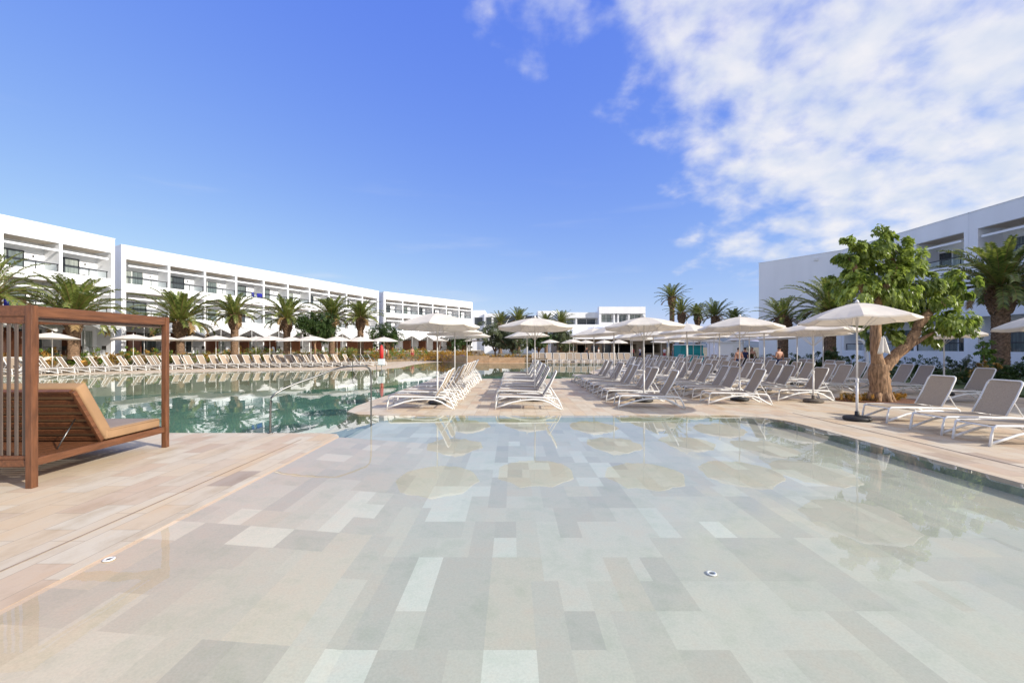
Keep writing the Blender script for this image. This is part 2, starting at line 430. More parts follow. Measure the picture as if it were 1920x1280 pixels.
# shallow tiled floor (random plank pattern, each slab its own stone tone)
def shallow_z(x, y):
    if y > 8.6: return -0.18
    if x < -3.2: return -0.002 - 0.018 * max(0, x + 3.52) / .32
    if x < -1.1: return -0.020 - 0.160 * (x + 3.2) / 2.1
    return -0.18
U, V = 0.115, 0.41
nx = int((6.75 + 3.52) / U) + 1; ny = int((11.3 + 5) / V) + 1
occ = [[-1] * nx for _ in range(ny)]
tiles = []
rt = random.Random(5)
for j in range(ny):
    for i in range(nx):
        if occ[j][i] >= 0: continue
        w = rt.choice([2, 2, 2, 3, 3, 4]); h = rt.choice([1, 1, 1, 2, 2, 3])
        k = rt.random()
        if k < 0.07: col = (0.51, 0.505, 0.465); w = 2; h = 1
        elif k < 0.30: col = (0.565, 0.555, 0.505)
        elif k < 0.55: col = (0.62, 0.615, 0.555)
        elif k < 0.78: col = (0.66, 0.655, 0.60)
        elif k < 0.90: col = (0.735, 0.75, 0.70)
        else: col = (0.63, 0.60, 0.525)
        jt = rt.uniform(0.96, 1.04)
        col = [q * .12 + c_ * .88 for q, c_ in zip((0.625, 0.618, 0.56), col)]
        tiles.append((col[0] * jt * .91, col[1] * jt * .88, col[2] * jt * .81))
        for b_ in range(h):
            for a_ in range(w):
                if j + b_ < ny and i + a_ < nx and occ[j + b_][i + a_] < 0: occ[j + b_][i + a_] = len(tiles) - 1
vs = []; fs = []; cols = []
for j in range(ny):
    for i in range(nx):
        x0 = -3.52 + i * U; x1 = min(x0 + U, 6.76); y0 = -5 + j * V; y1 = min(y0 + V, 11.27)
        if x1 <= x0 or y1 <= y0: continue
        o = len(vs)
        vs += [(x0, y0, shallow_z(x0, y0)), (x1, y0, shallow_z(x1, y0)), (x1, y1, shallow_z(x1, y1)), (x0, y1, shallow_z(x0, y1))]
        fs.append((o, o + 1, o + 2, o + 3))
        c = tiles[occ[j][i]]
        t = max(0, min(1, (x0 + 3.35) / 2.3)) if y0 < 8.2 else 1; base = (0.66 * c[0] / .56, 0.515 * c[1] / .55, 0.375 * c[2] / .46)
        cols.append(tuple(base[q] * (1 - t) + c[q] * t for q in range(3)))
me = bpy.data.meshes.new('pool_floor'); me.from_pydata(vs, [], fs)
at = me.color_attributes.new('stone', 'FLOAT_COLOR', 'CORNER')
li = 0
for p in me.polygons:
    for l in p.loop_indices:
        at.data[l].color = (*cols[p.index], 1)
me.materials.append(M['pool_tile']); me.update()
tag(link('pool_floor', me), kind='structure')
# steps going down at the mouth of the deep pool
mb = MB()
mb.add([(-46, 8.9, -.12), (-4.0, 8.9, -.12), (-4.9, 14.5, -1.44), (-46, 14.5, -1.44)], [(0, 1, 2, 3)])
mb.add([(-3.6, 11.2, -.2), (-4.6, 11.9, -.2), (-4.7, 13, -.3), (-4.3, 24, -.3), (-6.4, 24, -1.4), (-6.4, 13, -1.4), (-6.2, 11.5, -1.4)], [(0, 1, 6), (1, 2, 5, 6), (2, 3, 4, 5)])
for k in range(4):
    mb.box(-3.55 - 0.4 * (k + 1), -3.52 - 0.4 * k, 8.3, 11.6, -1.44, -0.35 - 0.28 * k)
tag(mb.obj('pool_steps', 'pool_wall'), kind='structure')

# white drain and light discs lying on the shallow floor
for (x, y, lb) in [(1.74, 3.72, 'round white disc set in pale tiles near the camera, right of middle'), (-3.42, 3.62, 'small round white disc at the left edge of the shallow water')]:
    z = shallow_z(x, y) if x > -3.5 else 0
    t = thing('floor_drain', lb, 'drain cover', (x, y, z + 0.004), group='round white discs set in the pool floor')
    b1 = MB(); b1.lathe([(0.055, 0), (0.055, 0.008), (0.045, 0.012), (0.034, 0.012), (0.032, 0.006)], n=20); b1.obj('rim', 'pole', t); t.scale = (.8, .8, .8)
    b2 = MB(); b2.lathe([(0.03, 0.001), (0.03, 0.005), (0.012, 0.009)], n=16); b2.obj('cap', 'steel', t)

# drain channel along the left deck edge and expansion joint on the right deck
mb = MB(); mb.box(-4.108, -4.092, -5, 8.3, 0.003, 0.006); tag(mb.obj('drain_channel', 'joint'), kind='structure')
mb = MB(); mb.box(7.63, 7.65, -5, 11.6, 0.003, 0.006); tag(mb.obj('edge_channel', 'joint'), kind='structure')

# ------------------------------------------------------------------ vegetation
def crown_mesh(name, blobs, nleaf, ls, m, seed, droop=0.3, shell=0.55, aspect=0.5):
    """blobs: (x,y,z,rx,ry,rz); leaves are small bent two-face blades with random tilt"""
    rr = random.Random(seed); mb = MB()
    vols = [b[3] * b[4] * b[5] for b in blobs]; tot = sum(v ** 0.75 for v in vols)
    for b, vv in zip(blobs, vols):
        k = int(nleaf * vv ** 0.75 / tot)
        # sub-clumps on the blob give light and dark masses
        sub = []
        for _ in range(max(5, k // 45)):
            d = Vector((rr.gauss(0, 1), rr.gauss(0, 1), rr.gauss(0, 1))).normalized()
            q = rr.uniform(0.45, 1.0)
            sub.append((Vector((b[0] + d.x * b[3] * q, b[1] + d.y * b[4] * q, b[2] + d.z * b[5] * q)), min(b[3:6]) * rr.uniform(0.22, 0.42)))
        for _ in range(k):
            c, r = rr.choice(sub)
            d = Vector((rr.gauss(0, 1), rr.gauss(0, 1), rr.gauss(0, 1))).normalized()
            p = c + d * r * rr.uniform(shell, 1.05)
            out = (p - Vector(b[:3])).normalized() + Vector((rr.uniform(-.7, .7), rr.uniform(-.7, .7), rr.uniform(-.5, .5) - droop))
            out.normalize()
            side = out.cross(Vector((rr.uniform(-.4, .4), rr.uniform(-.4, .4), 1))).normalized()
            nn = side.cross(out)
            L = ls * rr.uniform(0.7, 1.3); W = L * aspect
            p0 = p - out * L * 0.5
            mid = p + nn * L * 0.06; tip = p + out * L * 0.5 - Vector((0, 0, L * 0.18))
            mb.add([p0, mid + side * W * 0.5 + nn * W * .12, tip, mid - side * W * 0.5 + nn * W * .12, mid], [(0, 4, 1), (1, 4, 2), (0, 3, 4), (4, 3, 2)])
    return mb.mesh(name, m)

def palm_crown(seed, nf=70, L=3.2, droop=1.0, leaflets=40):
    rr = random.Random(seed); mb = MB()
    for k in range(nf):
        u = (k + 0.5) / nf
        az = k * 2.39996 + rr.uniform(-.25, .25)
        el = R(88 - 92 * u ** 0.9 + rr.uniform(-6, 6))       # young fronds upright, old ones spreading and hanging
        ln = L * rr.uniform(0.86, 1.08) * (0.74 + 0.30 * math.sin(PI * min(1, u * 1.1)))
        curve = droop * rr.uniform(0.8, 1.25) * (0.55 + 0.75 * u)
        h = Vector((math.cos(az), math.sin(az), 0)); z = Vector((0, 0, 1))
        pts = []; p = Vector((h.x * 0.12, h.y * 0.12, 0)); nseg = 11; a = el
        for s_ in range(nseg + 1):
            pts.append(p.copy())
            p = p + (h * math.cos(a) + z * math.sin(a)) * ln / nseg
            a -= curve * (0.035 + 0.24 * (s_ / nseg) ** 1.3)
        dry = 1 if (u > 0.93) else 0
        mb.tube(pts, [0.03 - 0.023 * i / nseg for i in range(nseg + 1)], n=3, mi=1, cap=False)
        side = h.cross(z)
        for q in range(4, leaflets):
            t = q / leaflets * nseg; i = min(nseg - 1, int(t)); f = t - i
            P = pts[i].lerp(pts[i + 1], f); tg = (pts[i + 1] - pts[i]).normalized(); up = side.cross(tg).normalized()
            if up.z < 0: up = -up
            tt = q / leaflets
            ll = L * 0.135 * math.sin(PI * (0.10 + 0.80 * tt)) ** 0.6 * rr.uniform(0.85, 1.15)
            for sg in (-1, 1):
                dr = (side * sg * 0.80 + tg * 0.75 + up * rr.uniform(0.15, 0.5)).normalized()
                w = 0.042 * L / 3.2
                tip = P + dr * ll - z * ll * 0.30
                mid = P + dr * ll * 0.5
                mb.add([P - tg * w * .6, mid - tg * w, tip, mid + tg * w, P + tg * w * .6], [(0, 1, 3, 4), (1, 2, 3)], dry)
    return mb.mesh('crown', ['palm_leaf', 'palm_dry'])

def palm_trunk(seed, H, r=0.33, bulge=0.5):
    rr = random.Random(seed); mb = MB(); pts = []; rs = []
    nz = int(H / 0.09)
    nn = 18
    for i in range(nz + 1):
        z = H * i / nz
        rad = r * (1.12 if z < 0.3 else 1.0)
        tb = (z - (H - 1.5)) / 1.5
        if tb > 0: rad = r + (bulge - r) * math.sin(PI * min(1, tb * 0.93)) ** 0.8
        pts.append(z); rs.append(rad)
    o = 0
    vs = []
    for i, z in enumerate(pts):
        top = z > H - 1.5
        for j in range(nn):
            a = 2 * PI * (j + 0.5 * (i % 2)) / nn
            k = 1 + (0.16 if (i + j) % 2 else -0.06) * (1.0 if top else 0.35) + rr.uniform(-.03, .03)
            vs.append((rs[i] * k * math.cos(a), rs[i] * k * math.sin(a), z + rr.uniform(-.02, .02)))
    fs = [(i * nn + j, i * nn + (j + 1) % nn, (i + 1) * nn + (j + 1) % nn, (i + 1) * nn + j) for i in range(nz) for j in range(nn)]
    mb.add(vs, fs)
    # stubs of cut fronds under the crown
    for k in range(46):
        a = k * 2.4; z = H - 0.1 - 1.1 * (k / 46)
        h = Vector((math.cos(a), math.sin(a), 0))
        b0 = h * (bulge * 0.8) + Vector((0, 0, z))
        mb.tube([b0, b0 + h * 0.22 + Vector((0, 0, 0.22 + 0.1 * rr.random()))], [0.06, 0.03], n=4, smooth=False)
    return mb.mesh('trunk', 'palm_trunk')

CROWNS = [palm_crown(1, 52, 3.5, 1.0), palm_crown(2, 46, 3.2, 0.95), palm_crown(3, 58, 3.6, 1.05), palm_crown(4, 38, 3.0, 0.7, 32)]
def palm(x, y, base, ztop, scale, v, label, group='date palms around the pool garden', r=0.33, bulge=0.48, seed=0):
    t = thing('palm_tree', label, 'palm tree', (x, y, base), random.Random(seed + int(x * 10)).uniform(0, 6), group)
    H = ztop - base
    link('trunk', palm_trunk(int(abs(x) * 7 + y), H, r, bulge), t)
    c = link('crown', CROWNS[v], t, (0, 0, H - 0.1)); rz_ = random.Random(seed * 5 + 2); c.scale = (scale, scale, scale * rz_.uniform(.9, 1.12)); c.rotation_euler = (rz_.uniform(-.12, .12), rz_.uniform(-.12, .12), 0)
    return t
def at(px, d): return ((px - 960) / 800 * d, d)

PALMS = [
 (-18, 30, 0.8, 5.3, 1.05, 0, 'palm cut by the left edge of the photo, beside the leftmost white block'),
 (138, 34.5, 0.8, 4.35, 1.2, 2, 'wide drooping palm seen above the wooden daybed frame, thick tan trunk'),
 (338, 42, 0.8, 4.3, 1.22, 0, 'palm just right of the daybed frame with a round brown pineapple-shaped trunk top'),
 (440, 44, 0.9, 5.1, 0.92, 1, 'slender-trunked palm third from left, before the long white balcony block'),
 (538, 47, 0.9, 4.9, 1.0, 1, 'palm left of the dark round bushy tree, before the long balcony block'),
 (622, 51, 0.9, 5.3, 0.95, 0, 'palm whose crown rises behind the dark round bushy tree'),
 (676, 51, 0.9, 5.3, 1.0, 1, 'palm at the right end of the long balcony block, slim trunk'),
 (938, 82, 0.5, 6.4, 0.95, 3, 'left palm of the far pair before the dark sloping roof'),
 (972, 82, 0.5, 6.8, 1.1, 3, 'right palm of the far pair before the dark sloping roof'),
 (1024, 84, 0.5, 6.4, 1.0, 3, 'left palm of the far pair between the white far buildings'),
 (1052, 84, 0.5, 6.5, 1.05, 3, 'right palm of the far pair between the white far buildings'),
 (1260, 62, 0.2, 9.0, 0.95, 3, 'tallest far palm standing clear against the sky right of the far building'),
 (1278, 60, 0.2, 6.6, 0.85, 3, 'shorter palm leaning close to the tallest far palm'),
 (1308, 66, 0.2, 6.8, 0.85, 1, 'middle palm of the far cluster against the sky'),
 (1341, 60, 0.2, 6.1, 1.1, 3, 'broad spiky palm in the far cluster, olive green against the sky'),
 (1376, 64, 0.2, 5.7, 0.8, 1, 'lowest palm at the right end of the far cluster'),
 (1468, 33, 0.2, 4.1, 0.78, 3, 'dark palm before the blank blue-white end wall'),
 (1556, 29, 0.2, 4.3, 0.95, 0, 'dark shaded palm half hidden behind the big leafy tree'),
 (1876, 22.5, 0.4, 5.0, 0.92, 2, 'big shaded palm with a thick rough trunk at the right, before the balconies'),
]
for i, (px, d, b, zt, sc, v, lb) in enumerate(PALMS):
    x, y = at(px, d)
    palm(x, y, b, zt, sc, v, lb, r=0.34 if px != 1872 else 0.42, bulge=0.55 if px in (338, 440, 1468) else (0.5 if px != 1872 else 0.56), seed=i)

def bush_tree(name, label, cat, x, y, base, trunkh, blobs, nleaf, ls, m, seed, group=None, tr=0.12):
    t = thing(name, label, cat, (x, y, base), 0, group)
    mb = MB(); rr = random.Random(seed)
    mb.tube([(0, 0, 0), (0.05, 0.02, trunkh * .5), (0, 0, trunkh)], [tr * 1.3, tr, tr * .8], n=8, rough=0.08)
    for b in blobs[:7]:
        c = Vector(b[:3])
        mb.tube([(0, 0, trunkh * 0.9), (c.x * .5, c.y * .5, (trunkh + c.z) * .5), tuple(c)], [tr * .7, tr * .45, tr * .15], n=6, rough=0.08)
    mb.obj('trunk', 'bark', t)
    link('crown', crown_mesh('crown', blobs, nleaf, ls, m, seed), t)
    return t

def blobs_round(n, rx, ry, rz, cz, seed, s=0.45):
    rr = random.Random(seed); out = []
    for _ in range(n):
        d = Vector((rr.gauss(0, 1), rr.gauss(0, 1), rr.gauss(0, 1))).normalized() * rr.uniform(0.2, 0.75)
        k = rr.uniform(0.7, 1.3) * s
        out.append((d.x * rx, d.y * ry, cz + d.z * rz, rx * k, ry * k, rz * k))
    return out

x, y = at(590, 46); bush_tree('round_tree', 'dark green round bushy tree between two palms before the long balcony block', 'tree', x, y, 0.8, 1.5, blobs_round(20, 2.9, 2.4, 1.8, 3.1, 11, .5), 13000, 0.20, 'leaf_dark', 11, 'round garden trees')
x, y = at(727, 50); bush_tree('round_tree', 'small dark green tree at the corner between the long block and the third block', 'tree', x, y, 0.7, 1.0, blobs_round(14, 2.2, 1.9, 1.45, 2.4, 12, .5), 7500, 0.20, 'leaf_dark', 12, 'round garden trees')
for i, (px, d, w, h, m, lb) in enumerate([
    (868, 66, 2.3, 1.7, 'leaf_dark', 'dark leafy tree behind the far tan wall, just left of the grey-green one'),
    (928, 58, 2.4, 1.9, 'leaf_olive', 'grey-green olive tree behind the tan wall, below the far palm pair'),
    (962, 56, 2.0, 1.7, 'leaf_olive', 'olive tree with low rounded crown right of the taller grey-green one'),
    (1010, 58, 2.4, 1.8, 'leaf_dark', 'dark tree behind the tan wall seen past the second row parasol'),
    (1052, 60, 1.8, 1.9, 'leaf_olive', 'thin olive tree at the left end of the tan bar building')]):
    x, y = at(px, d)
    bush_tree('olive_tree', lb, 'tree', x, y, 0.2, 1.0, blobs_round(14, w * 1.15, w, h, 1.0 + h, 20 + i, .52), 7500, 0.24, m, 20 + i, 'far garden trees')

# shrubs behind the right-hand loungers
def shrub(px, d, w, h, m, lb, n=1400, ls=0.13, base=0.0, nm='shrub', xy=None):
    x, y = xy if xy else at(px, d)
    t = thing(nm, lb, 'shrub', (x, y, base), 0, 'garden shrubs')
    bl = blobs_round(6, w, w * .8, h * .5, h * .5, int(px * 3 + d), 0.55)
    mb = MB()
    for b in bl[:5]: mb.tube([(0, 0, 0), (b[0] * .6, b[1] * .6, b[2])], [0.03, 0.01], n=5)
    mb.obj('stems', 'bark', t)
    link('foliage', crown_mesh('foliage', bl, n, ls, m, int(px + d)), t)
SHR = [
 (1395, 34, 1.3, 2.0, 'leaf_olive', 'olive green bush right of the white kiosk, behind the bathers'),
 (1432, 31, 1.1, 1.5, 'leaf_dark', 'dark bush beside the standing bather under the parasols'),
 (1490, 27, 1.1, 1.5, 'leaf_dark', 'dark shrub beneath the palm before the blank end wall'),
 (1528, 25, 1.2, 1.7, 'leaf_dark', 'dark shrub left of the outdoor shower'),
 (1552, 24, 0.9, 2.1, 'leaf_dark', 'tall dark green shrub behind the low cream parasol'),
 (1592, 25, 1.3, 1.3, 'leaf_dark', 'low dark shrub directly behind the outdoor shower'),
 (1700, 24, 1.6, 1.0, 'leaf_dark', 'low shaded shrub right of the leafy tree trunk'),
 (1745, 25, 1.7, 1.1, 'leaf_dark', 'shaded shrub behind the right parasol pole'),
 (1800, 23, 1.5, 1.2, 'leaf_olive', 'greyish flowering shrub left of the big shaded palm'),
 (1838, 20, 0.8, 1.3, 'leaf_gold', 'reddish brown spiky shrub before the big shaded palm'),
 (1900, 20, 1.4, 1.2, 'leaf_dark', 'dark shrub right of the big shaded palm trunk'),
 (1845, 21.5, 0.7, 2.5, 'leaf_lime', 'bright green feathery plant touching the big palm trunk'),
]
for s_ in SHR: shrub(*s_)
# fan of young palm fronds among the left planting
for i, (px, d, lb) in enumerate([(478, 43.5, 'stemless young palm in the golden planting left of middle'), (655, 47, 'stemless young palm in the golden planting near the red rescue post')]):
    x, y = at(px, d)
    t = thing('young_palm', lb, 'palm tree', (x, y, 0.5), i, 'stemless young palms')
    c = link('crown', CROWNS[3], t, (0, 0, 0.1)); c.scale = (0.45, 0.45, 0.5)
    mb = MB(); mb.lathe([(0.14, 0), (0.18, 0.1), (0.1, 0.25)], n=10); mb.obj('trunk', 'palm_trunk', t)

# big leafy tree at the right
def big_tree():
    x, y = at(1650, 14.0)
    t = thing('leafy_tree', 'big leafy green tree with forked tan trunk standing in a mulched bed', 'tree', (x, y, 0))
    mb = MB(); s = 1 / 57.0
    def P(px, py, dy=0.0): return ((px - 1650) * s, dy, (752 - py) * s)
    def limb(pts, rs, n=14):
        # resample for gnarl
        out = []; rr = []
        for i in range(len(pts) - 1):
            a, b = Vector(pts[i]), Vector(pts[i + 1])
            for k in range(4):
                f = k / 4; q = a.lerp(b, f)
                q += Vector((mnoise.noise(q * 3.1), mnoise.noise(q * 2.7 + Vector((5, 0, 0))), 0)) * 0.05
                out.append(q); rr.append(rs[i] * (1 - f) + rs[i + 1] * f)
        out.append(Vector(pts[-1])); rr.append(rs[-1])
        mb.tube(out, rr, n=n, rough=0.07)
    limb([P(1652, 760), P(1651, 745), P(1650, 725), P(1648, 700), P(1650, 683)], [.34, .29, .275, .28, .25])
    limb([P(1650, 722), P(1647, 690), P(1644, 665), P(1643, 640), P(1642, 610), P(1638, 580), P(1628, 550, .1), P(1614, 525, .1)], [.22, .19, .165, .155, .145, .13, .11, .085])
    limb([P(1632, 590), P(1645, 570), P(1658, 545), P(1672, 525), P(1680, 500)], [.15, .13, .11, .09, .05])
    limb([P(1650, 722), P(1658, 690), P(1676, 668), P(1700, 648), P(1718, 622), P(1726, 600), P(1748, 580), P(1772, 566)], [.21, .20, .17, .155, .145, .135, .12, .08])
    limb([P(1700, 650), P(1716, 642), P(1732, 632), P(1750, 622)], [.12, .09, .06, .03])
    limb([P(1772, 566), P(1790, 552), P(1800, 535)], [.09, .06, .03])
    limb([P(1612, 525, .1), P(1602, 500), P(1592, 480)], [.10, .07, .03])
    limb([P(1680, 500), P(1668, 470), P(1650, 450)], [.06, .04, .02])
    for k in range(7):
        a = k * 0.9 + 0.3
        mb.tube([(0.22 * math.cos(a), 0.22 * math.sin(a), 0.28), (0.32 * math.cos(a), 0.32 * math.sin(a), 0.06), (0.42 * math.cos(a), 0.42 * math.sin(a), -0.05)], [.10, .08, .04], n=9)
    mb.obj('trunk', 'bark', t)
    B = []
    def b(px, py, r, dy=0, rz=None):
        q = P(px, py, dy); r = r * s; B.append((q[0], q[1], q[2], r, r * 1.05, (rz or r / s) * s))
    for args in [(1650, 458, 34), (1680, 470, 24), (1590, 468, 20, 0, 28), (1597, 505, 26), (1590, 487, 22), (1612, 470, 18), (1640, 495, 38, .3), (1690, 505, 36, -.2), (1715, 495, 22), (1600, 545, 34, -.3), (1655, 540, 36, -.4),
                 (1570, 535, 18, .2), (1700, 550, 42, .4), (1730, 535, 24, -.3), (1665, 580, 26, .4), (1715, 590, 28, .5), (1750, 560, 30), (1785, 530, 26, -.2), (1808, 545, 20), (1770, 550, 24, .4), (1745, 600, 26, .5),
                 (1775, 605, 34, -.2), (1800, 610, 26), (1765, 630, 24, .2), (1800, 628, 18), (1690, 625, 30, .6), (1675, 650, 22, .5), (1715, 625, 20, .6), (1640, 620, 16, .6)]:
        b(*args)
    link('crown', crown_mesh('crown', B, 12000, 0.19, 'leaf_fig', 3, droop=0.9, aspect=0.52), t)
    # bed
    o = MB(); prof = [(0.0, 0.0)]
    pts = []
    for k in range(28):
        a = 2 * PI * k / 28; rr_ = 1 + 0.06 * math.sin(3 * a)
        pts.append((x + 0.1 + 1.42 * rr_ * math.cos(a), y + 0.25 + 0.72 * rr_ * math.sin(a)))
    extrude_poly(o, pts, 0.002, 0.035)
    tag(o.obj('mulch_bed', 'mulch'), kind='structure')
    r2 = random.Random(9)
    bl = []
    for k in range(34):
        a = r2.uniform(0, 2 * PI); q = r2.uniform(0.45, 0.92)
        px_, py_ = x + 0.1 + 1.35 * q * math.cos(a), y + 0.25 + 0.68 * q * math.sin(a)
        if abs(px_ - x) < 0.38 and abs(py_ - y) < 0.38: continue
        bl.append((px_, py_, 0.12, 0.16, 0.16, 0.15))
    ob = link('ground_cover', crown_mesh('ground_cover', bl, 3000, 0.085, 'leaf_gold', 5, droop=-0.4, aspect=0.25))
    tag(ob, 'yellow-green and rust low plants round the foot of the leafy tree', 'ground cover', kind='stuff')
big_tree()

# left planting: sloping bed between deck and raised terraces
BED_F = [(-60, 22), (-50, 26), (-40, 30.5), (-36, 33.5), (-33, 38), (-28, 41.5), (-21.5, 43.5), (-17, 47), (-14, 52), (-10.5, 58), (-4, 66)]
BED_B = [(-60, 24), (-48, 28), (-40, 32.5), (-36.6, 36.5), (-35.4, 41.0), (-33, 48), (-29.5, 56), (-26, 64), (-22.5, 72.5), (-16, 78), (-6, 90)]
mb = MB()
vs = []; fs = []
for i in range(len(BED_F)):
    a, b = Vector((*BED_F[i], 0)), Vector((*BED_B[i], 0))
    for k, (f, z) in enumerate([(0, -0.01), (0, 0.28), (0.25, 0.5), (0.6, 0.85), (1, 1.02)]):
        q = a.lerp(b, f); vs.append((q.x, q.y, z))
for i in range(len(BED_F) - 1):
    for k in range(4):
        o = i * 5 + k; fs.append((o, o + 5, o + 6, o + 1))
mb.add(vs, fs)
tag(mb.obj('planting_bed', 'soil'), kind='structure')
# golden flowering ground cover
bl = []; r2 = random.Random(4)
for i in range(len(BED_F) - 2):
    a, b = Vector((*BED_F[i], 0)), Vector((*BED_F[i + 1], 0)); c, d_ = Vector((*BED_B[i], 0)), Vector((*BED_B[i + 1], 0))
    k = int((b - a).length * (10 if i < 7 else 16))
    for _ in range(k):
        f = r2.random(); g = r2.uniform(0.03, 0.9) ** 1.3
        q = a.lerp(b, f).lerp(c.lerp(d_, f), g)
        if mnoise.noise(Vector((q.x * .35, q.y * .35, 0))) < -0.55: continue
        z = 0.28 + 0.75 * g
        h = r2.uniform(0.3, 0.62) * (1.25 if g > .35 else 1)
        bl.append((q.x, q.y, z + h * .45, r2.uniform(0.35, 0.75), r2.uniform(0.35, .7), h))
random.Random(2).shuffle(bl); half = len(bl) // 2
tag(link('ground_cover', crown_mesh('ground_cover', bl[half:], 30000, 0.19, 'leaf_gold', 6, droop=-0.3, aspect=0.35)), 'golden orange flowering ground cover below the left balconies', 'ground cover', kind='stuff')
tag(link('ground_cover', crown_mesh('ground_cover', bl[:half], 30000, 0.19, 'leaf_lime', 7, droop=-0.3, aspect=0.35)), 'green patches of ground cover among the golden planting on the left', 'ground cover', kind='stuff')

# right lawn and low hedges (in the shade of the right-hand building)
mb = MB()
LAWN = [(19.7, -12), (34.6, -12), (34.6, 45), (30, 51.8), (24.5, 52), (24.3, 44), (21.3, 36), (18.8, 28), (17.8, 20), (18.5, 14), (19.3, 10)]
extrude_poly(mb, LAWN, -0.015, 0.06)
tag(mb.obj('lawn', 'grass'), kind='structure')
def hedge(name, label, p0, p1, w, h, n, m, seed):
    a, b = Vector((*p0, 0)), Vector((*p1, 0)); L = (b - a).length; bl = []
    for k in range(int(L / 0.5)):
        q = a.lerp(b, (k + .5) / int(L / 0.5)); rr = random.Random(seed + k)
        bl.append((q.x, q.y, h * .5, w * .5, 0.45, h * .5 * rr.uniform(.85, 1.15)))
    o = link(name, crown_mesh(name, bl, n, 0.12, m, seed, droop=0))
    return tag(o, label, 'hedge')
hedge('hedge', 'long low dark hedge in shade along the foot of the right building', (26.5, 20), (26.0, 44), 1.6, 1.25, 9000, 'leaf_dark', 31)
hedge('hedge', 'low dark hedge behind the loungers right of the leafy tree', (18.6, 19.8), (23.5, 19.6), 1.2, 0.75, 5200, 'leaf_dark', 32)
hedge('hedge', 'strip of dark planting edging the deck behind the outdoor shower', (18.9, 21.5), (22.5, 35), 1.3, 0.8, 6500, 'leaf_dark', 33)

# ------------------------------------------------------------------ hotel blocks
def root_block(name, label, p0, p1, cat='building', z=0):
    d = Vector((p1[0] - p0[0], p1[1] - p0[1], 0))
    t = thing(name, label, cat, (p0[0], p0[1], z), math.atan2(d.y, d.x))
    return t, d.length

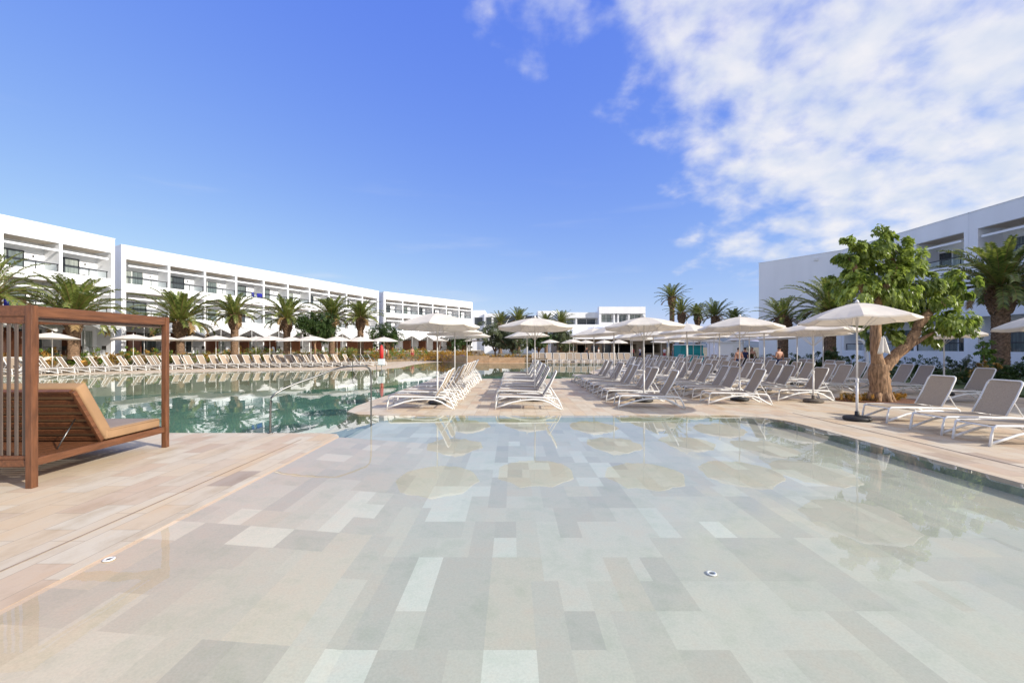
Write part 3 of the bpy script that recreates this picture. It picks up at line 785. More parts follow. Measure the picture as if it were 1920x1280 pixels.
def balcony_block(label, p0, p1, bays, s0=0.5, rec=1.9, depth=11, H=12.0, seed=0, ground_awn=True, lift=0.0, top_only=False, winside='left', short=''):
    t, L = root_block('hotel_block', label, p0, p1)
    rr = random.Random(seed)
    W = MB()
    op = [(8.2, 10.65), (4.9, 7.35), (1.25, 4.05)]
    e = s0 - 0.11 if s0 > .2 else 0.2
    bw = (L - 2 * s0) / bays
    W.box(0, L, rec, depth, 0, H - 0.12)
    W.box(0, e, 0, rec - 0.002, 0, H); W.box(L - e, L, 0, rec - 0.002, 0, H)
    W.box(e, L - e, 0, 0.22, 10.65, H)                 # parapet
    W.box(e, L - e, 0.22, rec - 0.002, 10.65, 10.95)   # roof slab
    for (zb, zt) in ((7.35, 8.2), (4.05, 4.9)):
        W.box(e, L - e, 0, 0.16, zb, zt)
        W.box(e, L - e, 0.16, rec - 0.002, zb, zb + 0.28)
    W.box(e, L - e, 0, rec - 0.002, 0, 1.05)
    if not ground_awn: W.box(e, L - e, 0, 0.16, 1.05, 1.45)
    for (zb, zt) in op:
        for k in range(1, bays):
            xx = s0 + bw * k
            W.box(xx - 0.11, xx + 0.11, 0.002, rec - 0.002, zb if zb > 2 else 1.05, zt)
            if zb > 2:  # part of the fin behind the upstand
                W.box(xx - 0.11, xx + 0.11, 0.162, rec - 0.004, zb - 0.57, zb)
    # coping line and little wall lamps
    W.box(-0.03, L + 0.03, -0.03, 0.26, H, H + 0.05)
    W.obj('wall', 'white_wall', t)
    for (zb, zt) in op[:2]:
        for k in range(bays):
            x0 = s0 + bw * k + 0.11; x1 = s0 + bw * (k + 1) - 0.11
            mb = MB(); mb.box(x0, x1, 0.02, 0.14, zt - 0.72, zt - 0.55); mb.obj('shade_beam', 'white_wall', t)
            mb = MB(); mb.box(x0 + .004, x1 - .004, 0.225, rec - .008, zt - 0.02, zt - 0.003); mb.obj('soffit', 'soffit', t)  # thin ceiling panel whose tan colour holds painted bounce light
            fl = zb - 0.57
            # railing
            rl = MB(); rl.box(x0 + .02, x1 - .02, 0.05, 0.11, zb + 0.58, zb + 0.66)
            for xx in (x0 + .05, (x0 + x1) / 2 + .2, x1 - .12): rl.box(xx, xx + .05, 0.055, 0.105, zb, zb + 0.58)
            ro = rl.obj('railing', 'rail_black', t)
            gl = MB(); gl.box(x0 + .11, x1 - .13, 0.075, 0.087, zb + .03, zb + 0.56); gl.obj('glass_panel', 'clear_glass', ro)
            # sliding door
            w0 = x0 + 0.1; w1 = x0 + (x1 - x0) * rr.choice([0.62, 0.66, 0.7]); zt2 = fl + 2.2
            if winside == 'right': w0, w1 = x1 - (w1 - x0), x1 - 0.1
            fr = MB(); y0, y1 = rec - 0.09, rec - 0.006; ft = .07
            fr.box(w0, w1, y0, y1, zt2 - ft, zt2); fr.box(w0, w1, y0, y1, fl, fl + ft)
            for xx in (w0, (w0 + w1) / 2 - ft / 2, w1 - ft): fr.box(xx, xx + ft, y0, y1, fl + ft, zt2 - ft)
            fo = fr.obj('sliding_door', rr.choice(['white_paint', 'rail_black']), t)
            xm = (w0 + w1) / 2
            for (a, b) in ((w0 + ft, xm - ft / 2), (xm + ft / 2, w1 - ft)):
                pn = MB(); pn.box(a, b, rec - 0.05, rec - 0.03, fl + ft, zt2 - ft)
                pn.obj('pane', rr.choice(['glass_curtain', 'glass_curtain', 'glass_mid', 'glass_mid', 'glass_dark']), fo)
            # dark wall lamp
            lm = MB(); lx = x1 - 0.75; lm.box(lx, lx + .08, rec - .1, rec - .003, fl + 1.78, fl + 1.92); lm.obj('wall_lamp', 'rail_black', t)
            if rr.random() < 0.75:  # small table with two chairs on the balcony floor
                f = MB(); cx = (x0 + x1) / 2 + rr.uniform(-.5, .5)
                f.lathe([(0.22, 0), (0.03, 0.03), (0.03, 0.68), (0.33, 0.70), (0.33, 0.73)], (cx, 1.0, fl), 12)
                fo2 = f.obj('balcony_table', 'patio_dark', None)
                fo2.matrix_world = Matrix.LocRotScale(t.location, t.rotation_euler, None)
                BTAB.append(fo2)
                tag(fo2, 'dark round table on the %s balcony of bay %s, %s' % ('top-floor' if zb > 6 else 'middle-floor', ('first second third fourth fifth sixth seventh eighth ninth tenth eleventh'.split())[k], short), 'table', 'tables on the balconies')
    return t, L, bw
BTAB = []
BLK = {}
BLK[1] = balcony_block('white three-storey balcony block cut by the left edge of the photo', (-43.2, 18.6), (-37.7, 40.5), 6, s0=0.4, seed=1, short='leftmost white block')
BLK[2] = balcony_block('longest white three-storey balcony block on the left, behind the palm row', (-39.1, 42.7), (-24.5, 78.5), 10, seed=2, short='longest white block')
BLK[3] = balcony_block('third white balcony block from the left, turned towards the camera', (-23.8, 79.2), (-9.1, 98.3), 6, seed=3, short='third white block')

def ground_floor(blk, seed, zigzag=True):
    t, L, bw = BLK[blk]; rr = random.Random(seed); rec = 1.9
    bays = {1: 6, 2: 10, 3: 6}[blk]; s0 = 0.4 if blk == 1 else 0.5
    for k in range(bays):
        x0 = s0 + bw * k + .11; x1 = x0 + bw - .22
        # timber panel and glazed door side by side
        xm = x0 + (x1 - x0) * 0.42
        pn = MB(); pn.box(x0 + .02, xm, rec - .12, rec - .004, 1.06, 3.35); pn.obj('timber_panel', 'panel_wood', t)
        fr = MB(); w0, w1, fl, zt2, ft = xm + .06, x1 - .08, 1.06, 3.35, .07
        y0, y1 = rec - 0.09, rec - 0.006
        fr.box(w0, w1, y0, y1, zt2 - ft, zt2); fr.box(w0, w1, y0, y1, fl, fl + ft)
        for xx in (w0, (w0 + w1) / 2 - ft / 2, w1 - ft): fr.box(xx, xx + ft, y0, y1, fl + ft, zt2 - ft)
        fo = fr.obj('sliding_door', 'white_paint', t); pm = (w0 + w1) / 2
        for (a, b) in ((w0 + ft, pm - ft / 2), (pm + ft / 2, w1 - ft)):
            q = MB(); q.box(a, b, rec - 0.05, rec - 0.03, fl + ft, zt2 - ft); q.obj('pane', rr.choice(['glass_curtain', 'glass_mid', 'glass_mid', 'glass_dark']), fo)
        # timber privacy screen standing out from the fin
        sc = MB(); sc.box(x0 - 0.08, x0 - 0.01, -2.2, -0.01, 1.03, 3.0); sc.obj('privacy_screen', 'panel_wood', t)
    # terrace slab in front
    tb = MB(); tb.box(0.02, L - .02, -2.6, -0.003, 0.75, 1.03); tb.obj('terrace', 'cream_wall', t)
    # folded fabric awnings, one per bay
    for k in range(bays):
        x0 = s0 + bw * k + .05; x1 = x0 + bw - .1; xm = (x0 + x1) / 2
        aw = MB(); top = 4.5; hi = 3.85; lo = 3.0; yo = -2.7
        sag = []
        vs = []; nn = 8; mm = 5
        for i in range(nn + 1):
            f = i / nn; x = x0 + (x1 - x0) * f
            tri = 1 - abs(2 * f - 1)            # 0 at ends, 1 mid
            ze = hi + (lo - hi) * tri
            for j in range(mm + 1):
                g = j / mm
                z = top + (ze - top) * g - 0.10 * math.sin(PI * g)
                vs.append((x, -0.02 + (yo + 0.02) * g, z))
        fs = [(i * (mm + 1) + j, (i + 1) * (mm + 1) + j, (i + 1) * (mm + 1) + j + 1, i * (mm + 1) + j + 1) for i in range(nn) for j in range(mm)]
        aw.add(vs, fs, 0, True)
        o = aw.obj('awning', 'awning', t)
        md = o.modifiers.new('thickness', 'SOLIDIFY'); md.thickness = 0.02
        po = MB(); po.tube([(x0 + .02, yo, 0.76), (x0 + .02, yo, hi + .02)], 0.03, n=6); po.tube([(x0 + .02, -0.03, 4.42), (x0 + .02, yo, hi)], 0.02, n=6)
        po.obj('awning_post', 'white_paint', t)
for b_ in (1, 2, 3): ground_floor(b_, b_ * 11)

def place_on(blk, lx, ly, lz):
    t, L, bw = BLK[blk]
    a = t.rotation_euler.z
    return (t.location.x + lx * math.cos(a) - ly * math.sin(a), t.location.y + lx * math.sin(a) + ly * math.cos(a), lz), a

def chair_mb():
    f = MB()
    for sx in (-.24, .24):
        for sy in (-.24, .24): f.tube([(sx, sy, 0), (sx * .9, sy * .9, .44)], .018, n=5)
    f.box(-.25, .25, -.25, .25, .43, .47)
    f.box(-.25, .25, .22, .26, .5, .85); f.box(-.27, -.23, -.22, .22, .62, .65); f.box(.23, .27, -.22, .22, .62, .65)
    return f.mesh('chair', 'patio_dark')
CH = chair_mb()
tb_ = MB(); tb_.lathe([(0.25, 0), (0.03, 0.03), (0.03, 0.70), (0.42, 0.72), (0.42, 0.75)], n=16); TBM = tb_.mesh('patio_table', 'patio_dark')
lp = MB(); lp.lathe([(0.16, 0), (0.27, 0.02), (0.14, 0.72), (0.05, 0.78)], n=16); LMP = lp.mesh('garden_lamp', 'white_paint')
names_t = {1: 'leftmost white block', 2: 'longest white block', 3: 'third white block'}
for blk, bays in ((1, (4, 5)), (2, tuple(range(0, 10))), (3, (1, 3, 5))):
    t, L, bw = BLK[blk]
    for k in bays:
        rr = random.Random(k + blk * 50)
        cx = 0.5 + bw * (k + .5) + rr.uniform(-.3, .6)
        p, a = place_on(blk, cx, -0.9, 1.032)
        tag(link('patio_table', TBM, None, p), '%s terrace table counted along the %s' % (ORD[k] if k else 'first', names_t[blk]), 'table', 'tables on the ground floor terraces')
        for q, (dx, rz) in enumerate(((-.65, PI / 2), (.65, -PI / 2))):
            p, a = place_on(blk, cx + dx, -0.9, 1.032)
            c = link('patio_chair', CH, None, p); c.rotation_euler.z = a + rz
            tag(c, 'dark chair %s the %s terrace table of the %s' % ('left of' if q == 0 else 'right of', ORD[k] if k else 'first', names_t[blk]), 'chair', 'chairs on the ground floor terraces')
for (blk, k, lb) in [(1, 3.6, 'white cone garden lamp on the terrace behind the daybed frame'), (1, 5.1, 'white cone garden lamp near the corner of the leftmost block'), (2, 0.9, 'white cone garden lamp at the left end of the longest block'), (2, 2.3, 'white cone garden lamp beside the third palm'), (2, 3.9, 'white cone garden lamp on the terrace left of middle of the longest block'), (2, 6.1, 'white cone garden lamp behind the round bushy tree')]:
    t, L, bw = BLK[blk]; p, a = place_on(blk, 0.5 + bw * k, -2.2, 1.032)
    tag(link('garden_lamp', LMP, None, p), lb, 'lamp', 'white cone lamps on the terraces')
# blue towels over balcony rails
def towel(blk, k, zb, label, m='blue_cloth', w=0.75):
    t, L, bw = BLK[blk]; cx = 0.5 + bw * (k + .55)
    p, a = place_on(blk, cx, 0.08, zb + .65)
    mb = MB(); vs = []; fs = []; nn = 8
    prof = [(-0.05, -0.5), (-0.055, -0.25), (-0.045, 0.0), (0.0, 0.015), (0.045, 0.0), (0.055, -0.25)]
    for i in range(nn + 1):
        x = -w / 2 + w * i / nn
        for (yy, zz) in prof: vs.append((x, yy + 0.012 * math.sin(i * 1.9 + zz * 5), zz * (1 + .06 * math.sin(i * 1.3))))
    q = len(prof)
    fs = [(i * q + j, (i + 1) * q + j, (i + 1) * q + j + 1, i * q + j + 1) for i in range(nn) for j in range(q - 1)]
    mb.add(vs, fs, 0, True)
    o = mb.obj('towel', m, None, p); o.rotation_euler.z = a
    md = o.modifiers.new('thickness', 'SOLIDIFY'); md.thickness = 0.012
    tag(o, label, 'towel')
towel(1, 3.6, 4.9, 'deep blue towel over a first-floor rail above the daybed frame', w=1.1)
towel(2, 3.3, 8.2, 'deep blue towel over a top-floor rail of the longest block')
towel(2, 3.05, 8.2, 'small blue cloth left of the deep blue towel on the top floor', w=.35)

# right-hand building
BLK['r1'] = balcony_block('shaded bluish white balcony block behind the leafy tree, beyond the roof seam', (34.9, 45.2), (34.9, 32.615), 3, s0=0.45, seed=5, short='shaded block beyond the roof seam', ground_awn=False)
BLK['r2'] = balcony_block('shaded white balcony block cut by the right edge of the photo', (34.9, 32.6), (34.9, -14), 11, s0=0.75, seed=6, short='shaded right-hand block', ground_awn=False)
for key, n_ in (('r1', 3), ('r2', 11)):
    t, L, bw = BLK[key]; s0 = 0.45 if key == 'r1' else 0.75; rr = random.Random(8)
    for k in range(n_):
        x0 = s0 + bw * k + .11; x1 = x0 + bw - .22; rec = 1.9
        fr = MB(); w0, w1, fl, zt2, ft = x0 + .1, x1 - .3, 1.06, 3.4, .07; y0, y1 = rec - 0.09, rec - 0.006
        fr.box(w0, w1, y0, y1, zt2 - ft, zt2); fr.box(w0, w1, y0, y1, fl, fl + ft)
        for xx in (w0, (w0 + w1) / 2 - ft / 2, w1 - ft): fr.box(xx, xx + ft, y0, y1, fl + ft, zt2 - ft)
        fo = fr.obj('sliding_door', 'white_paint', t); pm = (w0 + w1) / 2
        for (a, b) in ((w0 + ft, pm - ft / 2), (pm + ft / 2, w1 - ft)):
            q = MB(); q.box(a, b, rec - 0.05, rec - 0.03, fl + ft, zt2 - ft); q.obj('pane', rr.choice(['glass_mid', 'glass_mid', 'glass_dark']), fo)
        rl = MB(); rl.box(x0 + .02, x1 - .02, 0.05, 0.11, 2.05, 2.13)
        for xx in (x0 + .02, x1 - .1): rl.box(xx, xx + .07, 0.055, 0.105, 1.45, 2.05)
        ro = rl.obj('railing', 'rail_black', t)
        g = MB(); g.box(x0 + .1, x1 - .12, 0.075, 0.087, 1.47, 2.04); g.obj('glass_panel', 'clear_glass', ro)

t, L = root_block('hotel_block', 'blank bluish white windowless end wall of the right building', (30.2, 52.2), (34.885, 45.23))
mb = MB(); mb.box(0, L, 0, 24, 0, 12); mb.box(-.03, L + .03, -.03, .3, 12, 12.05); mb.obj('wall', 'white_wall', t)
mb = MB(); mb.box(5.9, 6.3, -.12, -.003, 11.3, 11.6); mb.obj('wall_lamp', 'white_paint', t)

# far centre buildings
t = thing('hotel_block', 'far white building with wide dark windows and flat roof, centre of the photo', 'building', (11.5, 108, 0))
mb = MB()
mb.box(0, 10.2, 0, 12, 0, 6.9); mb.box(0, 10.2, 1.5, 12, 6.9, 10.2); mb.box(0, 10.2, -.1, 1.5, 9.1, 10.5); mb.box(0, 10.2, 1.5, 12, 10.2, 10.4)
mb.box(10.2, 21.8, -1.5, 12, 0, 7.9); mb.box(10.2, 21.8, 0.5, 12, 7.9, 10.9); mb.box(10.2, 21.8, -1.6, 0.5, 10.1, 11.8); mb.box(10.2, 10.8, -1.5, .5, 7.9, 10.1); mb.box(21.2, 21.8, -1.5, .5, 7.9, 10.1)
for xx in (4.6, 13.9, 14.9, 17.6): mb.box(xx, xx + .35, -1.3 if xx > 10 else 0.1, .5 if xx > 10 else 1.5, 7.9 if xx > 10 else 6.9, 10.1 if xx > 10 else 9.1)
mb.obj('wall', 'white_wall', t)
for (a, b, zb, zt, yy, m) in [(0.5, 4.4, 7, 9, 1.4, 'glass_mid'), (5.2, 9.9, 7, 9, 1.4, 'glass_dark'), (10.9, 13.8, 8, 10, .4, 'glass_curtain'), (15.3, 17.5, 8, 10, .4, 'glass_mid'), (18.1, 21.1, 8, 10, .4, 'glass_curtain')]:
    f = MB(); f.box(a, b, yy, yy + .06, zt - .1, zt); f.box(a, b, yy, yy + .06, zb, zb + .1)
    for q in (a, (a + b) / 2, b - .1): f.box(q, q + .1, yy, yy + .06, zb + .1, zt - .1)
    fo = f.obj('window', 'white_paint', t)
    p = MB(); p.box(a + .1, b - .1, yy + .03, yy + .05, zb + .1, zt - .1); p.obj('pane', m, fo)
    rl = MB(); rl.box(a, b, -1.45 if a > 10 else .15, -1.4 if a > 10 else .2, zb + .8, zb + .88); rl.obj('railing', 'rail_black', t)
mb = MB(); mb.box(-1, 21.5, -2.2, -1.62, 6.3, 6.9); mb.obj('dark_band', 'rail_black', t)  # black band across the front, below the windows
# left far one with dark sloping glass
t = thing('hotel_block', 'far white low building with dark sloping panel roof, behind the left palm pair', 'building', (-10.8, 118, 0))
mb = MB(); mb.box(0, 3.2, 0, 10, 0, 11.9); mb.box(3.2, 8, -1, 10, 0, 10.9); mb.box(8, 24, 0, 10, 0, 7.4); mb.box(18, 24, 1, 10, 7.4, 11.8); mb.obj('wall', 'white_wall', t)
mb = MB()
mb.add([(4.4, -1.6, 7.2), (18.5, -1.6, 7.2), (19.5, 3, 10.6), (6.6, 3, 10.6), (4.4, -1.4, 7.2), (18.5, -1.4, 7.2), (19.5, 3.2, 10.6), (6.6, 3.2, 10.6)], [(0, 1, 2, 3), (7, 6, 5, 4), (0, 4, 5, 1), (1, 5, 6, 2), (2, 6, 7, 3), (3, 7, 4, 0)])
mb.obj('roof_panels', 'solar', t)
mb = MB()
for k in range(7):
    x0 = 4.4 + k * 2.1; T = None
    mb.tube([(x0, -1.72, 7.2), (x0 + 1.9, 2.9, 10.66)], 0.09, n=4)
mb.obj('roof_ribs', 'white_paint', t)
for (a, b) in ((0.4, 2.8), (3.6, 5.3), (5.7, 7.6)):
    yy = -.06 if a < 3 else -1.06
    f = MB(); f.box(a, b, yy, yy + .05, 9.9, 10.0); f.box(a, b, yy, yy + .05, 7.6, 7.7); f.box(a, a + .1, yy, yy + .05, 7.7, 9.9); f.box(b - .1, b, yy, yy + .05, 7.7, 9.9); fo = f.obj('window', 'white_paint', t)
    p = MB(); p.box(a + .1, b - .1, yy + .02, yy + .04, 7.7, 9.9); p.obj('pane', 'glass_dark', fo)

# restaurant with big white sloping roof and tan bar front
t = thing('poolside_restaurant', 'low tan poolside restaurant with a broad white sloping roof', 'building', (6.5, 62, 0))
mb = MB()
mb.box(0, 3.0, 0, 9, 0, 3.0); mb.box(4.4, 8.5, 0, 9, 0, 3.0); mb.box(3.0, 4.4, 0, 9, 2.1, 3.0); mb.box(8.5, 16, 0, 9, 2.2, 3.0); mb.box(8.5, 16, 3, 9, 0, 2.2); mb.box(11.6, 12.6, 0, 3, 0, 2.2); mb.box(15, 16, 0, 3, 0, 2.2)
mb.box(8.5, 11.6, 0, .5, 0, .9); mb.box(12.6, 15, 0, .5, 0, .9)
mb.obj('wall', 'bar_wall', t)
mb = MB()
mb.add([(-.6, -1.4, 2.9), (17, -1.4, 2.9), (15.5, 8, 5.2), (1.0, 8, 5.2), (-.6, -1.4, 3.15), (17, -1.4, 3.15), (15.5, 8, 5.45), (1.0, 8, 5.45)], [(3, 2, 1, 0), (4, 5, 6, 7), (0, 1, 5, 4), (1, 2, 6, 5), (2, 3, 7, 6), (3, 0, 4, 7)])
mb.obj('roof', 'white_wall', t)
for (a, b, z0, z1) in [(0.5, 1.6, 1.1, 2.0), (2.0, 2.8, 1.2, 1.9), (5.0, 6.0, 1.1, 2.0), (6.6, 7.9, 0.9, 2.1)]:
    f = MB(); f.box(a - .06, b + .06, -.05, -.003, z0 - .06, z1 + .06); fo = f.obj('window', 'panel_wood', t)
    p = MB(); p.box(a, b, -.06, -.052, z0, z1); p.obj('pane', 'glass_dark', fo)
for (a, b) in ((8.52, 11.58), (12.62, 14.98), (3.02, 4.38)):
    mb = MB(); mb.box(a, b, 2.9, 2.99, 0, 2.09); mb.obj('shade_panel', 'opening_shade', t)  # black sheet across the recess, its depth of shade painted on

# teal kiosk and white kiosk
t = thing('kiosk', 'teal green square kiosk with a serving hatch under the far parasols', 'kiosk', (21.2, 50, 0), 0)
mb = MB(); mb.box(-1.3, 1.3, 0, 2.4, 0, 1.0); mb.box(-1.3, 1.3, .25, 2.4, 1.0, 1.98); mb.obj('body', 'teal', t)
mb = MB(); mb.box(-1.4, 1.4, -.15, 2.5, 1.98, 2.1); mb.obj('roof', 'white_paint', t)
mb = MB(); mb.box(-1.15, 1.15, -.12, .24, 1.0, 1.05); mb.obj('counter', 'teal', t)
t = thing('kiosk', 'bluish white windowless kiosk right of the teal one', 'kiosk', (22.4, 43.5, 0), 0)
mb = MB(); mb.box(-1.4, 1.2, 0, 2.4, 0, 2.2); mb.obj('body', 'white_wall', t)
mb = MB(); mb.box(-1.5, 1.3, -.1, 2.5, 2.2, 2.32); mb.obj('roof', 'white_paint', t)
mb = MB(); mb.box(0.1, .9, -.03, -.002, .05, 2.0); d0 = mb.obj('door', 'white_paint', t)
mb = MB(); mb.box(0.78, .83, -.07, -.031, .95, 1.1); mb.obj('handle', 'steel', d0)

# far tan retaining wall
def wall_line(name, label, pts, z0, z1, th, m, cat='wall'):
    mb = MB()
    for i in range(len(pts) - 1):
        a, b = Vector((*pts[i], 0)), Vector((*pts[i + 1], 0)); d = (b - a).normalized(); nrm = Vector((-d.y, d.x, 0)) * th
        vs = [a, b, b + nrm, a + nrm]
        mb.add([(v.x, v.y, z0) for v in vs] + [(v.x, v.y, z1) for v in vs], [(3, 2, 1, 0), (4, 5, 6, 7), (0, 1, 5, 4), (1, 2, 6, 5), (2, 3, 7, 6), (3, 0, 4, 7)])
    t = tag(mb.obj(name, m), label, cat)
    return t
wall_line('retaining_wall', 'low tan retaining wall at the far end of the pool', [(-10, 55), (-8.3, 52.1), (-5.05, 47.7), (-2.6, 47.5)], -0.02, 0.8, 0.35, 'tan_wall')
wall_line('retaining_wall', 'short tan block of wall left of the far row of loungers', [(-2.58, 47.5), (1.4, 47.4)], -0.02, 0.62, 0.35, 'tan_wall')
bl = [(random.uniform(-12, 5), random.uniform(50, 56), 0.5, .8, .6, .4) for _ in range(90)] + [(random.uniform(-11, -5), random.uniform(52, 60), 0.7, .9, .8, .6) for _ in range(50)]
tag(link('ground_cover', crown_mesh('ground_cover', bl, 12000, 0.2, 'leaf_gold', 15, droop=-.3, aspect=.4)), 'yellow-green planting behind the far tan wall', 'ground cover', kind='stuff')
mb = MB(); extrude_poly(mb, [(-11, 55.5), (-8.2, 52.5), (-4.9, 48.1), (4, 48.0), (4, 60), (-11, 75)], -0.018, 0.5)
tag(mb.obj('far_bank', 'soil'), kind='structure')

# hills
mb = MB(); vs = []; nn = 60
for i in range(nn + 1):
    f = i / nn; x = -200 + 1300 * f
    h = 50 * math.exp(-((x - 560) / 170) ** 2) + 24 * math.exp(-((x - 250) / 120) ** 2) + 14 + 6 * mnoise.noise(Vector((x * .012, 0, 0)))
    vs += [(x, 1300, -2), (x, 1420, h), (x, 1700, h * 1.02), (x, 1900, -2)]
mb.add(vs, [(i * 4 + j, (i + 1) * 4 + j, (i + 1) * 4 + j + 1, i * 4 + j + 1) for i in range(nn) for j in range(3)], 0, True)
tag(mb.obj('hills', 'hill'), kind='structure')

# ------------------------------------------------------------------ parasols
def make_parasol(label, loc, Rr=1.22, top=2.76, rim=2.44, base='rubber', ang=0.0, lean=0.055, tilt=None, proto=[None]):
    root = thing('parasol', label, 'parasol', loc, ang, 'cream parasols')
    n = 8
    # canopy
    mb = MB(); rings = 7; vs = [(0, 0, top)]
    sub = 3
    for i in range(1, rings + 1):
        f = i / rings
        for k in range(n * sub):
            a = 2 * PI * k / (n * sub); q = (k % sub) / sub
            sag = math.sin(PI * q)
            ca = math.cos(PI / n) / math.cos(((a + PI / n) % (2 * PI / n)) - PI / n) if False else 1.0
            # straight hems between rib tips
            loc_a = a % (2 * PI / n)
            rr_ = Rr * f * math.cos(PI / n) / math.cos(loc_a - PI / n)
            z = top - (top - rim) * f ** 1.45 - 0.035 * sag * f * f - lean * (rr_ * math.sin(a + ang))
            vs.append((rr_ * math.cos(a), rr_ * math.sin(a), z))
    m_ = n * sub
    fs = [(0, 1 + k, 1 + (k + 1) % m_) for k in range(m_)]
    for i in range(rings - 1):
        for k in range(m_):
            fs.append((1 + i * m_ + k, 1 + (i + 1) * m_ + k, 1 + (i + 1) * m_ + (k + 1) % m_, 1 + i * m_ + (k + 1) % m_))
    # hem turned down
    o = len(vs)
    for k in range(m_):
        v = vs[1 + (rings - 1) * m_ + k]; vs.append((v[0] * 1.004, v[1] * 1.004, v[2] - 0.035))
    for k in range(m_):
        a0 = 1 + (rings - 1) * m_ + k; a1 = 1 + (rings - 1) * m_ + (k + 1) % m_
        fs.append((a0, o + k, o + (k + 1) % m_, a1))
    mb.add(vs, fs)
    c = mb.obj('canopy', 'canopy', root)
    c.modifiers.new('thickness', 'SOLIDIFY').thickness = 0.006
    kid(c)
    mb = MB(); mb.lathe([(0.02, 0), (0.05, 0.005), (0.035, 0.05), (0.012, 0.085)], (0, 0, top), 12); kid(mb.obj('finial', 'pole', root))
    mb = MB(); mb.tube([(0, 0, 0.08), (0, 0, 0.95)], 0.028, n=10); mb.tube([(0, 0, 0.95), (0, 0, top - .01)], 0.021, n=10); mb.lathe([(0.033, 0), (0.036, 0.01), (0.036, .09), (0.03, .1)], (0, 0, .93), 12)
    kid(mb.obj('pole', 'pole', root))
    mb = MB(); mb.lathe([(0.24, 0.0), (0.285, 0.02), (0.29, 0.07), (0.26, 0.10), (0.06, 0.105), (0.05, 0.14), (0.045, 0.22), (0.03, .23)], n=28)
    kid(mb.obj('base', base, root))
    for k in range(n):
        a = 2 * PI * k / n; h = Vector((math.cos(a), math.sin(a), 0))
        mb = MB()
        pts = [h * (Rr * f) + Vector((0, 0, top - (top - rim) * f ** 1.45 - 0.016 - lean * Rr * f * math.sin(a + ang))) for f in (0.03, .3, .6, .85, 0.985)]
        mb.tube(pts, 0.008, n=4)
        mb.tube([h * 0.035 + Vector((0, 0, top - 0.72)), h * (Rr * .52) + Vector((0, 0, top - (top - rim) * .52 ** 1.45 - .02 - lean * Rr * .52 * math.sin(a + ang)))], 0.007, n=4)
        kid(mb.obj('rib', 'pole', root))
    return root

def far_parasol_mesh():
    mb = MB(); n = 8; top, rim, Rr = 2.76, 2.36, 1.25
    rings = 4; vs = [(0, 0, top)]
    for i in range(1, rings + 1):
        f = i / rings
        for k in range(n):
            a = 2 * PI * k / n; vs.append((Rr * f * math.cos(a), Rr * f * math.sin(a), top - (top - rim) * f ** 1.4 - 0.05 * Rr * f * math.sin(a)))
    fs = [(0, 1 + k, 1 + (k + 1) % n) for k in range(n)]
    for i in range(rings - 1):
        for k in range(n): fs.append((1 + i * n + k, 1 + (i + 1) * n + k, 1 + (i + 1) * n + (k + 1) % n, 1 + i * n + (k + 1) % n))
    mb.add(vs, fs, 0)
    me = mb.mesh('canopy', 'canopy')
    pm = MB(); pm.tube([(0, 0, 0.05), (0, 0, top + .08)], 0.026, n=6)
    bm = MB(); bm.lathe([(0.26, 0.0), (0.29, 0.04), (0.26, 0.09), (0.05, 0.1)], n=14)
    return me, pm.mesh('pole', 'pole'), bm.mesh('base', 'rubber')
FPM = far_parasol_mesh()
def far_parasol(label, loc, sc=1.0, ang=0.0, group='cream parasols', zs=1.0):
    root = thing('parasol', label, 'parasol', loc, ang, group)
    c = link('canopy', FPM[0], root); c.scale = (sc, sc, zs)
    c.modifiers.new('thickness', 'SOLIDIFY').thickness = 0.008
    p = link('pole', FPM[1], root); p.scale = (1, 1, zs)
    link('base', FPM[2], root)
    return root

rp_ = random.Random(3)
P1 = make_parasol('largest-looking cream parasol, standing alone on a thick black base at the right pool corner', (8.45, 10.45, 0), 1.2, 2.87, 2.46, 'rubber', 0.2)
make_parasol('front cream parasol of the left lounger row on the middle peninsula', (-2.36, 13.5, 0), 1.34, 2.86, 2.44, 'rubber', 0.0)
make_parasol('front cream parasol of the second lounger row, right of the walkway', (0.77, 14.3, 0), 1.31, 2.76, 2.44, 'rubber', 0.39)
make_parasol('front cream parasol of the third lounger row with taupe backrests', (4.33, 14.0, 0), 1.31, 2.76, 2.44, 'rubber', 0.1)
make_parasol('cream parasol beside the second bather gap, fourth lounger row front', (7.63, 14.3, 0), 1.30, 2.80, 2.44, 'rubber', 0.3)
make_parasol('low cream parasol on a brown stone base left of the big parasol', (9.78, 13.85, 0), 1.28, 2.56, 2.30, 'concrete_base', 0.0)
make_parasol('cream parasol cut by the right edge of the photo', (17.0, 13.6, 0), 1.25, 2.86, 2.42, 'rubber', 0.35)
make_parasol('cream parasol behind the leafy tree, slim pole left of the big palm', (16.2, 16.0, 0), 1.2, 2.62, 2.2, 'rubber', 0.35)
rows = {'left peninsula row': -2.4, 'second peninsula row': 0.8, 'third lounger row': 4.3, 'fourth lounger row': 7.6, 'fifth lounger row': 10.3, 'sixth lounger row': 13.2}
LAY = [('left peninsula row', [(-2.4, 17.9), (-2.35, 22.3)]), ('second peninsula row', [(0.8, 22.6)]), ('third lounger row', [(4.35, 18.2), (4.3, 22.4)]),
       ('fourth lounger row', [(7.7, 18.8), (7.75, 23.4), (7.8, 28), (9.3, 33), (12.0, 39)]), ('fifth lounger row', [(10.4, 17.6), (10.6, 21.8), (10.7, 26), (11.2, 30.5), (13, 35.5)]),
       ('sixth lounger row', [(13.5, 20.2), (13.9, 25), (14.2, 30), (15.5, 35), (17, 40)]), ('last lounger row before the garden', [(16.4, 22.5), (16.8, 27), (17.6, 32.5)])]
